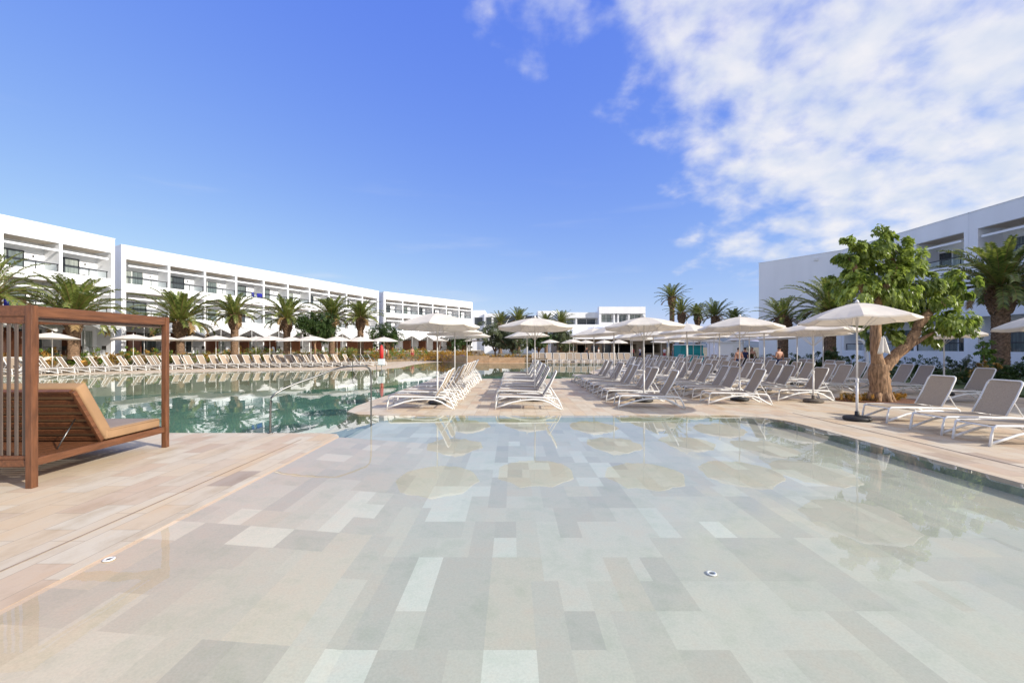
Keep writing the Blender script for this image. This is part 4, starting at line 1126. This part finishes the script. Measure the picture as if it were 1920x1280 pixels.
for nm, pl in LAY:
    for k, (x, y) in enumerate(pl):
        far_parasol('%s parasol from the front in the %s' % (ORD[k + 1] if nm != 'last lounger row before the garden' else ['first', 'second', 'third'][k], nm), (x, y, 0), rp_.uniform(0.97, 1.05), rp_.uniform(0, 1), zs=rp_.uniform(.97, 1.03))
SH = [(98, 28.8), (250, 33), (303, 36), (360, 37.5), (405, 36.5), (448, 38.5), (480, 39.5), (506, 37.5), (545, 41), (583, 37.4), (632, 39.5), (676, 41), (720, 42)]
for k, (px, d) in enumerate(SH):
    x, y = at(px, d)
    far_parasol('%s parasol from the left along the far left shore' % (ORD[k] if k else 'first'), (x, y, 0), 1.12, k * .3, 'parasols along the far left shore', zs=1.0)
BK = [(824, 62), (898, 58), (880, 66), (960, 60), (1031, 54), (1068, 56), (1098, 58), (1133, 57), (1160, 55), (1240, 50), (1290, 47), (1262, 44), (1330, 42), (1075, 50.5)]
for k, (px, d) in enumerate(BK):
    x, y = at(px, d)
    far_parasol('%s small parasol from the left on the far terrace by the restaurant' % (ORD[k] if k else 'first'), (x, y, 0.0 if px > 990 else .3), 1.0, k * .4, 'small parasols on the far terrace', zs=.98)

# ------------------------------------------------------------------ sun loungers
def lounger_parts():
    H = {}
    def side(sy):
        mb = MB(); y = sy * 0.33
        mb.tube([(0.0, y, 0), (0.03, y, .2), (0.06, y, .35), (0.12, y, .372), (0.5, y, .37), (1.0, y, .36), (1.45, y, .345), (1.72, y, .335), (1.79, y, .31), (1.87, y, .15), (1.93, y, 0)], 0.021, n=6, sq=(1.0, 1.15))
        mb.tube([(0.015, y, .055), (.25, y, .13), (.5, y, .215), (.8, y, .275), (1.1, y, .295), (1.35, y, .28), (1.55, y, .21), (1.74, y, .09), (1.90, y, .012)], 0.021, n=6, sq=(1.0, 1.25))
        return mb.mesh('side_frame', 'lounger_white')
    H['side_frame'] = [side(-1), side(1)]
    H['cross_bar'] = []
    for (x, z) in ((.07, .355), (.72, .30), (1.38, .325), (1.80, .28)):
        mb = MB(); mb.tube([(x, -.33, z), (x, .33, z)], 0.016, n=6); H['cross_bar'].append(mb.mesh('cross_bar', 'lounger_white'))
    mb = MB(); nn = 8; mm = 4; vs = []
    for i in range(nn + 1):
        x = .09 + 1.30 * i / nn
        for j in range(mm + 1):
            y = -.30 + .60 * j / mm; vs.append((x, y, .388 - .012 * math.sin(PI * j / mm) - 0.01 * i / nn))
    fs = [(i * (mm + 1) + j, (i + 1) * (mm + 1) + j, (i + 1) * (mm + 1) + j + 1, i * (mm + 1) + j + 1) for i in range(nn) for j in range(mm)]
    k = len(vs); vs2 = [(a, b, c - .008) for a, b, c in vs]
    mb.add(vs + vs2, fs + [tuple(q + k for q in f[::-1]) for f in fs], 0, True)
    H['seat'] = mb.mesh('seat', 'sling')
    # backrest
    a = Vector((1.38, 0, .385)); b = Vector((1.76, 0, 1.09)); dr = (b - a).normalized()
    mb = MB()
    pts = [(a.x, -.315, a.z)]
    def q(f, y): v = a.lerp(b, f); return (v.x + 0.02 * math.sin(PI * f), y, v.z)
    path = [q(0, -.315), q(.5, -.315), q(.9, -.315), q(.97, -.295), q(1, -.25), q(1, 0), q(1, .25), q(.97, .295), q(.9, .315), q(.5, .315), q(0, .315)]
    mb.tube(path, 0.019, n=6)
    H['back_frame'] = mb.mesh('back_frame', 'lounger_white')
    mb = MB(); vs = []
    for i in range(7):
        f = 0.0 + .985 * i / 6; w = .30 if f < .9 else .275
        for j in range(5):
            y = -w + 2 * w * j / 4; v = q(f, y); s_ = 0.015 * math.sin(PI * j / 4)
            vs.append((v[0] + s_, v[1], v[2] - s_ * .4))
    fs = [(i * 5 + j, (i + 1) * 5 + j, (i + 1) * 5 + j + 1, i * 5 + j + 1) for i in range(6) for j in range(4)]
    k = len(vs); vs2 = [(x + .008, y, z) for x, y, z in vs]
    mb.add(vs + vs2, [f[::-1] for f in fs] + [tuple(q_ + k for q_ in f) for f in fs], 0, True)
    H['backrest'] = mb.mesh('backrest', 'sling')
    H['back_prop'] = []
    for y in (-.29, .29):
        mb = MB(); mb.tube([q(.42, y), (1.84, y, .25)], 0.012, n=5); H['back_prop'].append(mb.mesh('back_prop', 'lounger_white'))
    # joined far version with fewer sides
    far = MB()
    for sy in (-1, 1):
        y = sy * .33
        far.tube([(0.0, y, 0), (0.06, y, .36), (0.12, y, .37), (1.45, y, .345), (1.79, y, .31), (1.93, y, 0)], 0.022, n=4, mi=0, smooth=False)
        far.tube([(0.015, y, .055), (.5, y, .215), (1.0, y, .29), (1.4, y, .27), (1.90, y, .012)], 0.022, n=4, mi=0, smooth=False)
        far.tube([q(.42, y * .88), (1.84, y * .88, .25)], 0.013, n=3, mi=0, smooth=False)
        far.tube([q(0, y), q(1, y)], 0.02, n=4, mi=0, smooth=False)
    far.tube([q(1, -.33), q(1, .33)], 0.02, n=4, mi=0, smooth=False)
    far.tube([(.07, -.33, .36), (.07, .33, .36)], 0.018, n=4, mi=0, smooth=False)
    far.box(.09, 1.39, -.30, .30, .375, .385, mi=1)
    p0, p1 = q(0, -.30), q(.98, -.30); p2, p3 = q(.98, .30), q(0, .30)
    far.add([p0, p1, p2, p3] + [(v[0] + .01, v[1], v[2]) for v in (p0, p1, p2, p3)], [(0, 1, 2, 3), (7, 6, 5, 4), (0, 4, 5, 1), (1, 5, 6, 2), (2, 6, 7, 3), (3, 7, 4, 0)], 1)
    H['far'] = far.mesh('sun_lounger', ['lounger_white', 'sling'])
    H['far_tan'] = far.mesh('sun_lounger', ['lounger_white', 'sling_far'])
    return H
LP = lounger_parts()
def lounger(label, x, y, rz=0.0, near=True, group='sun loungers around the pool', tan=False):
    if near:
        t = thing('sun_lounger', label, 'sun lounger', (x, y, 0), rz, group)
        for s_ in LP['side_frame']: link('side_frame', s_, t)
        for k in ('cross_bar', 'back_prop'):
            for m_ in LP[k]: link(k, m_, t)
        for k in ('seat', 'back_frame', 'backrest'): link(k, LP[k], t)
        return t
    o = link('sun_lounger', LP['far_tan' if tan else 'far'], None, (x, y, 0)); o.rotation_euler.z = rz
    return tag(o, label, 'sun lounger', group)

rl_ = random.Random(12)
def column(rowname, x0, ys, slope=0.0, group=None):
    for k, y in enumerate(ys):
        y += rl_.uniform(-.05, .05)
        lounger('%s sun lounger from the front in the %s' % (ORD[k] if k else 'first', rowname), x0 + slope * (y - ys[0]) + rl_.uniform(-.05, .05), y, rl_.uniform(-.06, .06), near=y < 22, group='taupe sling sun loungers standing in rows')
def pairs(y0, y1, gap=.82, step=2.3, first=True):
    out = []; y = y0
    while y < y1:
        out.append(y); out.append(y + gap); y += step
    return out
column('left peninsula row', -3.62, [12.6] + pairs(14.0, 23.5, .8, 2.2))
column('second peninsula row', -0.48, [12.6] + pairs(14.2, 23.5, .8, 2.2))
column('third lounger row', 3.1, [12.85] + pairs(14.3, 23.0, .82, 2.2))
column('fourth lounger row', 6.14, [13.6] + pairs(15.1, 23.0, .85, 2.25) + pairs(24.5, 31, .85, 2.3), 0.03)
column('fifth lounger row', 8.75, [14.45] + pairs(16.3, 38, .85, 2.25), 0.06)
column('sixth lounger row', 11.5, pairs(16.9, 40, .95, 2.4), 0.10)
column('seventh lounger row, nearest the garden', 13.95, [14.1] + pairs(16.5, 40, .9, 2.5), 0.12)
# nearest three at the right pool edge
lounger('farthest of the three big loungers beside the right pool edge, next to the lone parasol', 8.78, 10.35, 0.05, group='loungers beside the right pool edge')
lounger('middle of the three big loungers beside the right pool edge, grey backrest', 8.72, 9.0, 0.03, group='loungers beside the right pool edge')
lounger('closest lounger beside the right pool edge, cut by the photo edge', 8.62, 8.02, -0.02, group='loungers beside the right pool edge')

# far left shore loungers: backrests towards the terraces
SHORE = [(-38, 25.6), (-31, 28.6), (-28.8, 32.2), (-26, 35.2), (-22, 36.8), (-18, 38.0), (-14, 40.0), (-11.9, 43), (-11.6, 49)]
def along(path, step, off):
    out = []; acc = 0
    for i in range(len(path) - 1):
        a, b = Vector(path[i]), Vector(path[i + 1]); L = (b - a).length; d = (b - a) / L; nrm = Vector((-d.y, d.x))
        while acc < L:
            q = a + d * acc + nrm * off; out.append((q.x, q.y, math.atan2(d.y, d.x))); acc += step
        acc -= L
    return out
for r_, (off, step) in enumerate(((-0.55, 0.80), (1.5, 1.0))):
    for k, (x, y, a) in enumerate(along(SHORE, step, off)):
        if k > (39 if r_ == 0 else 30): break
        rz = a + R(152) + rl_.uniform(-.1, .1)
        lounger('%s beige lounger from the left, %s row on the far left shore' % (ORD[k] if k else 'first', 'front' if r_ == 0 else 'back'), x, y, rz, near=False, group='beige loungers along the far left shore', tan=True)
# far shore row facing the camera
for k in range(14):
    lounger('%s lounger from the left in the far row facing the pool' % (ORD[k] if k else 'first'), 2.6 + k * 0.82, 47.3 + rl_.uniform(-.1, .1), PI / 2 + rl_.uniform(-.05, .05), near=False, group='far loungers below the restaurant', tan=True)

# ------------------------------------------------------------------ wooden daybed
def daybed():
    t = thing('canopy_daybed', 'brown wooden canopy daybed with slatted side and tan mattress, at the left', 'daybed', (-7.31, 6.5, 0), R(2.2))
    x0, x1, y0, y1 = -1.17, 1.17, -1.13, 1.16   # local outer extents
    def part(nm, m, *boxes, T=None, parent=t):
        mb = MB()
        for b in boxes: mb.box(*b, T=T)
        o = mb.obj(nm, m, parent)
        bv = o.modifiers.new('soft_edge', 'BEVEL'); bv.width = 0.006; bv.segments = 2
        return o
    p = .082
    H = 2.33
    for (cx, cy) in ((x1 - p, y0), (x1 - p, y1 - p), (x0, y0), (x0, y1 - p)):
        part('post', 'wood', (cx, cx + p, cy, cy + p, 0, H))
    # top beams (butted between posts)
    part('beam', 'wood_y', (x1 - p + .01, x1 - .01, y0 + p, y1 - p, H - .14, H - .005))
    part('beam', 'wood_y', (x0 + .01, x0 + p - .01, y0 + p, y1 - p, H - .14, H - .005))
    for yy in (y0, y1 - p):
        o = part('beam', 'wood_y', (x0 + p, x1 - p, yy + .01, yy + p - .01, H - .14, H - .005))
    # folded canopy rail under the right beam
    part('canopy_track', 'slat_grey', (x1 - p - .04, x1 - p - .005, y0 + p + .01, y1 - p - .01, H - .2, H - .15))
    # bed rails
    part('bed_rail', 'wood_y', (x1 - p + .015, x1 - .02, y0 + p, y1 - p, .27, .37))
    part('bed_rail', 'wood_y', (x0 + .015, x0 + p - .02, y0 + p, y1 - p, .27, .37))
    part('bed_rail', 'wood_y', (x0 + p, x1 - p, y0 + .02, y0 + p - .03, .27, .36))
    part('bed_rail', 'wood_y', (x0 + p, x1 - p, y1 - p + .02, y1 - .02, .27, .37))
    part('screen_rail', 'wood_y', (x0 + p, x1 - p, y0 + .025, y0 + p - .035, H - .23, H - .145))
    part('screen_rail', 'wood_y', (x0 + p, x1 - p, y0 + .025, y0 + p - .035, .365, .41))
    k = 0
    xx = x1 - p - .075
    while xx > x0 + p:
        part('slat', 'slat_grey', (xx, xx + .045, y0 + .035, y0 + .050, .412, H - .232)); xx -= .095
    # far side screen, only its left half
    xx = x1 - p - 1.25 - .6
    # slatted platform
    mb = MB()
    yy = y0 + p + .05
    while yy < y1 - p - .08:
        mb.box(x0 + p - .02, x1 - p + .012, yy, yy + .07, .33, .355); yy += .11
    mb.obj('platform', 'wood_y', t)
    # flat mattress
    def cushion(nm, m, bx, T=None):
        o = part(nm, m, bx, T=T); o.modifiers['soft_edge'].width = 0.035; o.modifiers['soft_edge'].segments = 4
        for pl in o.data.polygons: pl.use_smooth = True
        return o
    yb = -0.02
    cushion('mattress', 'cushion', (x0 + .1, x1 - .09, yb + .03, y1 - p - .005, .372, .53))
    o = cushion('mattress_cover', 'cushion_grey', (x0 + .16, x1 - .15, yb + .10, y1 - p - .06, .515, .537))
    o.modifiers['soft_edge'].width = .008
    for zz_ in (.395, .512):
        mb = MB(); mb.tube([(x1 - .087, yb + .06, zz_), (x1 - .087, y1 - p - .03, zz_)], 0.006, n=5); mb.obj('piping', 'cushion', t)
    # raised backrest: hinge at yb, leaning towards the camera
    ang = R(61)
    T = Matrix.Translation((0, yb, .40)) @ Matrix.Rotation(-ang, 4, 'X') @ Matrix.Rotation(PI, 4, 'Z')
    # local box: length along +y, thickness along z
    T = Matrix.Translation((0, yb, .39)) @ Matrix.Rotation(ang, 4, Vector((-1, 0, 0)))
    # -y direction rotates up
    cushion('back_cushion', 'cushion', (x0 + .1, x1 - .1, -.92, 0, 0.03, .19), T=T)
    part('back_frame', 'wood_y', (x1 - .17, x1 - .12, -.88, 0.02, -.03, 0.028), T=T); part('back_frame', 'wood_y', (x0 + .12, x0 + .17, -.88, .02, -.03, .028), T=T)
    mb = MB(); q = -.86
    while q < -.02:
        mb.box(x0 + .17, x1 - .17, q, q + .06, -.012, .022, T=T); q += .135
    mb.box(x0 + .17, x1 - .17, -.9, -.87, -.03, .028, T=T)
    mb.obj('back_slats', 'wood_y', t)
    for xx in (x1 - .3, x0 + .3):
        a = T @ Vector((xx, -.42, -.03)); mb = MB(); mb.tube([a, (a.x, a.y - .26, .36)], 0.009, n=6); mb.obj('back_strut', 'steel', t)
    return t
daybed()

# ------------------------------------------------------------------ handrails, rescue post, shower
def handrail(label, pts, r=0.021, group='stainless pool handrails'):
    t = thing('handrail', label, 'handrail', (0, 0, 0), 0, group)
    c = bpy.data.curves.new('rail', 'CURVE')
    # smooth corners by subdividing with simple chaikin
    P = [Vector(p) for p in pts]
    for _ in range(2):
        Q = [P[0]]
        for i in range(len(P) - 1):
            Q.append(P[i].lerp(P[i + 1], .25)); Q.append(P[i].lerp(P[i + 1], .75))
        Q.append(P[-1]); P = Q
    bpy.data.curves.remove(c)
    o = t.location
    base = Vector((pts[0][0], pts[0][1], 0)); t.location = base
    mb = MB(); mb.tube([p - base for p in P], r, n=10); mb.obj('rail', 'steel', t)
    mb = MB(); mb.lathe([(.05, 0), (.05, .012), (.03, .02)], (0, 0, 0.001), 16); mb.obj('flange', 'steel', t)
    return t
handrail('stainless handrail rising from the left deck corner into the pool', [(-5.04, 8.9, 0), (-5.04, 8.9, .55), (-5.02, 8.92, .85), (-4.3, 9.9, 1.2), (-4.12, 10.2, 1.31), (-3.95, 10.8, 1.31), (-3.72, 11.1, 1.30), (-3.68, 11.15, 1.05), (-3.68, 11.15, .6), (-3.68, 11.15, -.3)])
handrail('thin far stainless handrail behind the first one, near the rescue post', [(-12.4, 33.2, 0), (-12.35, 33.0, .9), (-11.6, 31.6, 1.1), (-10.4, 30.9, 1.1), (-9.7, 30.6, .9), (-9.7, 30.6, -.9)])
t = thing('rescue_post', 'pole with red rescue tube and white box at the far left waterline', 'rescue post', (-9.85, 32.2, 0))
mb = MB(); mb.tube([(0, 0, -1.3), (0, 0, 1.15)], .03, n=8); mb.obj('pole', 'steel', t)
mb = MB(); mb.box(-.24, .24, -.14, .14, .42, .88); o = mb.obj('box', 'white_paint', t); o.modifiers.new('b', 'BEVEL').width = .03
mb = MB(); mb.lathe([(.05, .9), (.14, .98), (.15, 1.3), (.14, 1.7), (.08, 1.88), (.03, 1.95)], n=14); mb.obj('rescue_tube', 'red', t)
mb = MB(); mb.tube([(-.12, 0, 1.5), (-.3, -.05, 1.62), (-.36, 0, 1.5)], .03, n=6); mb.obj('strap', 'red', t)

# outdoor shower, white arched column
x, y = at(1617, 23.5)
t = thing('outdoor_shower', 'white arched outdoor shower column left of the leafy tree', 'shower', (x, y, 0))
mb = MB()
pts = [(.28, 0, 0), (.27, 0, .6), (.24, 0, 1.1), (.20, 0, 1.5), (.17, 0, 1.8), (.08, 0, 2.05), (-.08, 0, 2.16), (-.28, 0, 2.18)]
mb.tube(pts, [.15, .14, .13, .12, .105, .09, .075, .05], n=12, sq=(.6, 1)); mb.obj('column', 'white_paint', t)
mb = MB(); mb.lathe([(.09, -.05), (.09, -.02), (.02, 0)], (-.27, 0, 2.15), 14); mb.obj('shower_head', 'steel', t)
mb = MB(); mb.lathe([(.035, 0), (.035, .05)], (.1, -.0, 1.05), 10); mb.obj('valve', 'steel', t)

# white cloth hanging from the tree
mb = MB(); vs = []; nn = 8
for i in range(nn + 1):
    f = i / nn
    for j in range(7):
        g = j / 6; w = .05 + .17 * g
        vs.append(((f - .5) * 2 * w + .03 * g, .03 * math.sin(f * 14) * (.4 + g), -.52 * g - .03 * math.sin(f * 9)))
mb.add(vs, [(i * 7 + j, (i + 1) * 7 + j, (i + 1) * 7 + j + 1, i * 7 + j + 1) for i in range(nn) for j in range(6)], 0, True)
x, y = at(1656, 13.45)
o = mb.obj('towel', 'towel', None, (x, y, 2.12)); o.modifiers.new('thickness', 'SOLIDIFY').thickness = .012
tag(o, 'white towel hanging in the fork of the leafy tree', 'towel')

# tote bag and side table on the far left shore
x, y = at(157, 30.8)
t = thing('beach_bag', 'orange yellow beach bag on a lounger behind the daybed', 'bag', (x, y, .4))
mb = MB(); mb.tube([(0, 0, 0), (0, 0, .12), (0, 0, .3), (0, 0, .42)], [.2, .26, .27, .2], n=14, sq=(1, .45)); mb.obj('body', 'bag', t)
mb = MB(); mb.tube([(-.12, 0, .4), (-.08, 0, .58), (.08, 0, .58), (.12, 0, .4)], .012, n=6); mb.obj('handle', 'bag', t)
x, y = at(866, 50.5)
mb = MB(); mb.lathe([(.25, 0), (.3, .1), (.34, .75), (.3, .8)], n=18)
tag(mb.obj('litter_bin', 'blue_cloth', None, (x, y, 0.0)), 'deep blue round bin by the far tan wall', 'bin')

# ------------------------------------------------------------------ people
def person(label, x, y, rz, hair='hair', shorts='shorts', shirt=None, scale=1.0, z=0, arm=0.0, stride=0.0, seed=0):
    t = thing('person', label, 'person', (x, y, z), rz); t.scale = (scale,) * 3
    V_ = []; E = []; Rr = []
    def v(p, r, par=None):
        V_.append(p); Rr.append(r if isinstance(r, tuple) else (r, r))
        if par is not None: E.append((par, len(V_) - 1))
        return len(V_) - 1
    pel = v((0, 0, .96), (.145, .10)); wa = v((0, 0, 1.10), (.125, .09), pel); ch = v((0, .0, 1.27), (.155, .105), wa); uc = v((0, .01, 1.40), (.15, .09), ch)
    nk = v((0, .005, 1.49), (.058, .058), uc); hb = v((0, -.012, 1.565), (.068, .078), nk); hd = v((0, -.015, 1.655), (.078, .095), hb); ht = v((0, -.01, 1.735), (.05, .06), hd)
    v((0, -.118, 1.635), (.014, .014), hd)
    for s in (-1, 1):
        v((s * .082, .0, 1.64), (.013, .02), hd)
        sh = v((s * .175, .01, 1.415), .058, uc); el = v((s * (.235 + .02 * arm), .03, 1.13), .041, sh)
        if s > 0 and arm: wr = v((s * .25, -.20, 1.22), .029, el); f0 = Vector((0, -1, .3))
        else: wr = v((s * .255, -.02, .89), .029, el); f0 = Vector((0, -.1, -1))
        f0.normalize(); W = Vector(V_[wr]); pm = v(tuple(W + f0 * .06), (.018, .034), wr)
        for q in range(4): 
            k = v(tuple(W + f0 * .115 + Vector((0, (q - 1.5) * .019, 0))), .009, pm); v(tuple(W + f0 * (.165 + .012 * (1.5 - abs(q - 1.5))) + Vector((-s * .012, (q - 1.5) * .02, 0))), .007, k)
        k = v(tuple(W + f0 * .06 + Vector((-s * .01, -.045, 0))), .009, pm); v(tuple(W + f0 * .095 + Vector((-s * .02, -.062, 0))), .008, k)
        hp = v((s * .09, 0, .88), (.088, .09), pel); kn = v((s * .10, -.02 - s * stride * .5, .50), .055, hp); cf = v((s * .10, .015 - s * stride * .6, .35), .05, kn)
        an = v((s * .105, .02 - s * stride, .085), .036, cf); v((s * .115, -.10 - s * stride, .035), (.038, .028), an)
        v((s * .105, .05 - s * stride, .035), .03, an)
    me = bpy.data.meshes.new('body'); me.from_pydata(V_, E, []); me.materials.append(M['skin'])
    o = link('body', me, t)
    sk = o.modifiers.new('skin', 'SKIN'); sk.use_smooth_shade = True
    for i, r in enumerate(Rr): me.skin_vertices[0].data[i].radius = r
    me.skin_vertices[0].data[0].use_root = True
    sb = o.modifiers.new('sub', 'SUBSURF'); sb.levels = 1; sb.render_levels = 2
    hm = MB(); hm.lathe([(.084, 0), (.092, .03), (.088, .075), (.06, .115), (.02, .13)], (0, .012, 1.63), 14); hm.obj('hair', hair, t)
    mb = MB(); mb.tube([(0, 0, 1.06), (0, 0, .95), (0, 0, .86)], [.142, .168, .178], n=16, sq=(1, .78))
    for s in (-1, 1): mb.tube([(s * .088, -.0, .9), (s * .098, -.01 - s * stride * .3, .58)], [.103, .098], n=12)
    mb.obj('shorts', shorts, t)
    if shirt:
        mb = MB(); mb.tube([(0, 0, 1.0), (0, 0, 1.12), (0, 0, 1.28), (0, 0, 1.40), (0, 0, 1.46)], [.165, .158, .19, .185, .07], n=16, sq=(1, .68))
        for s in (-1, 1): mb.tube([(s * .15, .01, 1.42), (s * .215, .02, 1.25)], [.072, .064], n=10)
        mb.obj('shirt', shirt, t)
    return t
x, y = at(1385, 26.5); person('bare-backed man in dark blue shorts seen from behind, walking between the loungers', x, y, PI, stride=.12)
x, y = at(1461, 25.0); person('broad bare-backed man standing before the palm, seen from behind', x, y, PI + .2, scale=1.03, arm=1)
x, y = at(1397, 30.0); person('person in dark top right of the bare-backed man, partly behind loungers', x, y, 2.0, shirt='shorts', shorts='patio_dark')
x, y = at(1410, 31.5); person('person in red shorts beside the bush, right of the dark top', x, y, -.6, shorts='shorts_red')
x, y = at(726, 53.0); person('person in white shirt walking near the small dark tree', x, y, 1.0, shirt='shirt_white', shorts='shorts', stride=.1, z=.0)
x, y = at(773, 55.0); person('person in red shorts on the path left of the far tan wall', x, y, .4, shorts='shorts_red', z=.0)
for k, (px, d, sh_, so) in enumerate([(1100, 57, 'patio_dark', 'shorts'), (1122, 58.5, 'shirt_white', 'patio_dark'), (1186, 56, 'shorts_red', 'patio_dark'), (1200, 58, 'shirt_white', 'shorts'), (1246, 56, 'shirt_white', 'shorts_red'), (1262, 57, 'patio_dark', 'shorts')]):
    x, y = at(px, d)
    person('%s tiny guest from the left standing before the restaurant' % (ORD[k] if k else 'first'), x, y, k * 1.3, shirt=sh_, shorts=so)

# ------------------------------------------------------------------ sky, sun, camera
SUN_EL = R(27); sv = Vector((0.90, -0.43, 0)).normalized()
sun_dir = Vector((sv.x * math.cos(SUN_EL), sv.y * math.cos(SUN_EL), math.sin(SUN_EL)))
w = bpy.data.worlds.new('World'); scene.world = w; w.use_nodes = True
nt = w.node_tree; nt.nodes.clear()
out = N(nt, 'ShaderNodeOutputWorld')
sky = N(nt, 'ShaderNodeTexSky', sky_type='NISHITA'); sky.sun_disc = False
sky.sun_elevation = SUN_EL; sky.sun_rotation = math.atan2(sun_dir.x, sun_dir.y)
sky.air_density = 1.0; sky.dust_density = 0.4; sky.ozone_density = 3.0
# tone response of the sky, channel by channel (scaled back so the background strength stays in range)
sc_ = N(nt, 'ShaderNodeSeparateColor'); nt.links.new(sky.outputs[0], sc_.inputs[0]); cc_ = N(nt, 'ShaderNodeCombineColor')
for i_, (g_, k_) in enumerate(((0.85, 0.134), (0.72, 0.163), (0.12, 0.59))):
    p_ = N(nt, 'ShaderNodeMath', operation='POWER'); nt.links.new(sc_.outputs[i_], p_.inputs[0]); p_.inputs[1].default_value = g_
    q_ = N(nt, 'ShaderNodeMath', operation='MULTIPLY'); nt.links.new(p_.outputs[0], q_.inputs[0]); q_.inputs[1].default_value = k_ / 0.14
    nt.links.new(q_.outputs[0], cc_.inputs[i_])
bg = N(nt, 'ShaderNodeBackground'); bg.inputs[1].default_value = 0.14
nt.links.new(cc_.outputs[0], bg.inputs[0])
tc = N(nt, 'ShaderNodeTexCoord'); sp = N(nt, 'ShaderNodeSeparateXYZ'); nt.links.new(tc.outputs['Generated'], sp.inputs[0])
def math_(op, a, b=None, c=None):
    n_ = N(nt, 'ShaderNodeMath', operation=op)
    for i, q in enumerate((a, b, c)):
        if q is None: continue
        if isinstance(q, (int, float)): n_.inputs[i].default_value = q
        else: nt.links.new(q, n_.inputs[i])
    return n_.outputs[0]
X, Y, Z = sp.outputs
zz = math_('ADD', math_('MAXIMUM', Z, 0.0), 0.42)
cx = math_('DIVIDE', X, zz); cy = math_('DIVIDE', Y, zz)
cb = N(nt, 'ShaderNodeCombineXYZ'); nt.links.new(cx, cb.inputs[0]); nt.links.new(cy, cb.inputs[1])
n1 = N(nt, 'ShaderNodeTexNoise'); n1.inputs['Scale'].default_value = 9.0; n1.inputs['Detail'].default_value = 9; n1.inputs['Roughness'].default_value = 0.52; n1.inputs['Distortion'].default_value = 0.1
nt.links.new(cb.outputs[0], n1.inputs['Vector'])
n2 = N(nt, 'ShaderNodeTexNoise'); n2.inputs['Scale'].default_value = 2.2; n2.inputs['Detail'].default_value = 5
nt.links.new(cb.outputs[0], n2.inputs['Vector'])
m_ = math_('ADD', math_('ADD', X, math_('MULTIPLY', Z, 0.8)), math_('MULTIPLY', Y, -0.80))
cov = math_('ADD', math_('ADD', math_('MULTIPLY', m_, 1.1), 0.06), math_('MULTIPLY', math_('SUBTRACT', n2.outputs[0], 0.5), 0.8))
covc = math_('MINIMUM', math_('MAXIMUM', cov, -0.5), 0.26)
val = math_('ADD', n1.outputs[0], covc)
mr = N(nt, 'ShaderNodeMapRange', interpolation_type='SMOOTHSTEP'); mr.inputs['From Min'].default_value = 0.42; mr.inputs['From Max'].default_value = 0.86; mr.inputs['To Max'].default_value = 0.90
nt.links.new(val, mr.inputs[0])
# thin low wisps
mpw = N(nt, 'ShaderNodeMapping'); mpw.inputs['Scale'].default_value = (2.0, 2.0, 16.0)
nt.links.new(tc.outputs['Generated'], mpw.inputs[0])
n4 = N(nt, 'ShaderNodeTexNoise'); n4.inputs['Scale'].default_value = 1.6; n4.inputs['Detail'].default_value = 7
nt.links.new(mpw.outputs[0], n4.inputs['Vector'])
mr2 = N(nt, 'ShaderNodeMapRange', interpolation_type='SMOOTHSTEP'); mr2.inputs['From Min'].default_value = 0.55; mr2.inputs['From Max'].default_value = 0.85; mr2.inputs['To Max'].default_value = 0.35
nt.links.new(n4.outputs[0], mr2.inputs[0])
lowm = N(nt, 'ShaderNodeMapRange'); lowm.inputs['From Min'].default_value = 0.42; lowm.inputs['From Max'].default_value = 0.12; nt.links.new(Z, lowm.inputs[0])
wis = math_('MULTIPLY', mr2.outputs[0], lowm.outputs[0])
fac = math_('MAXIMUM', mr.outputs[0], wis)
crp = ramp(nt, [(0.35, (0.92, 0.905, 0.91)), (0.65, (0.72, 0.77, 0.87))])
n3 = N(nt, 'ShaderNodeTexNoise'); n3.inputs['Scale'].default_value = 11.0; n3.inputs['Detail'].default_value = 5
nt.links.new(cb.outputs[0], n3.inputs['Vector']); nt.links.new(n3.outputs[0], crp.inputs[0])
bg2 = N(nt, 'ShaderNodeBackground'); bg2.inputs[1].default_value = 0.80
nt.links.new(crp.outputs[0], bg2.inputs[0])
mx = N(nt, 'ShaderNodeMixShader'); nt.links.new(fac, mx.inputs[0]); nt.links.new(bg.outputs[0], mx.inputs[1]); nt.links.new(bg2.outputs[0], mx.inputs[2])
nt.links.new(mx.outputs[0], out.inputs[0])

sl = bpy.data.lights.new('sun', 'SUN'); sl.energy = 4.2; sl.angle = R(0.5); sl.color = (1.0, 0.93, 0.83)
so = bpy.data.objects.new('sun', sl); COL.objects.link(so)
so.rotation_euler = sun_dir.to_track_quat('Z', 'Y').to_euler()

cam = bpy.data.cameras.new('camera'); co = bpy.data.objects.new('camera', cam); COL.objects.link(co)
co.location = (0, 0, 1.8); co.rotation_euler = (PI / 2, 0, 0)
cam.lens = 15.0; cam.sensor_width = 36; cam.shift_y = 10 / 1920; cam.clip_start = 0.05; cam.clip_end = 10000
scene.camera = co
scene.render.resolution_x = 1024; scene.render.resolution_y = 682
scene.view_settings.view_transform = 'Standard'; scene.view_settings.look = 'None'
scene.view_settings.exposure = 0.36; scene.view_settings.gamma = 1.0
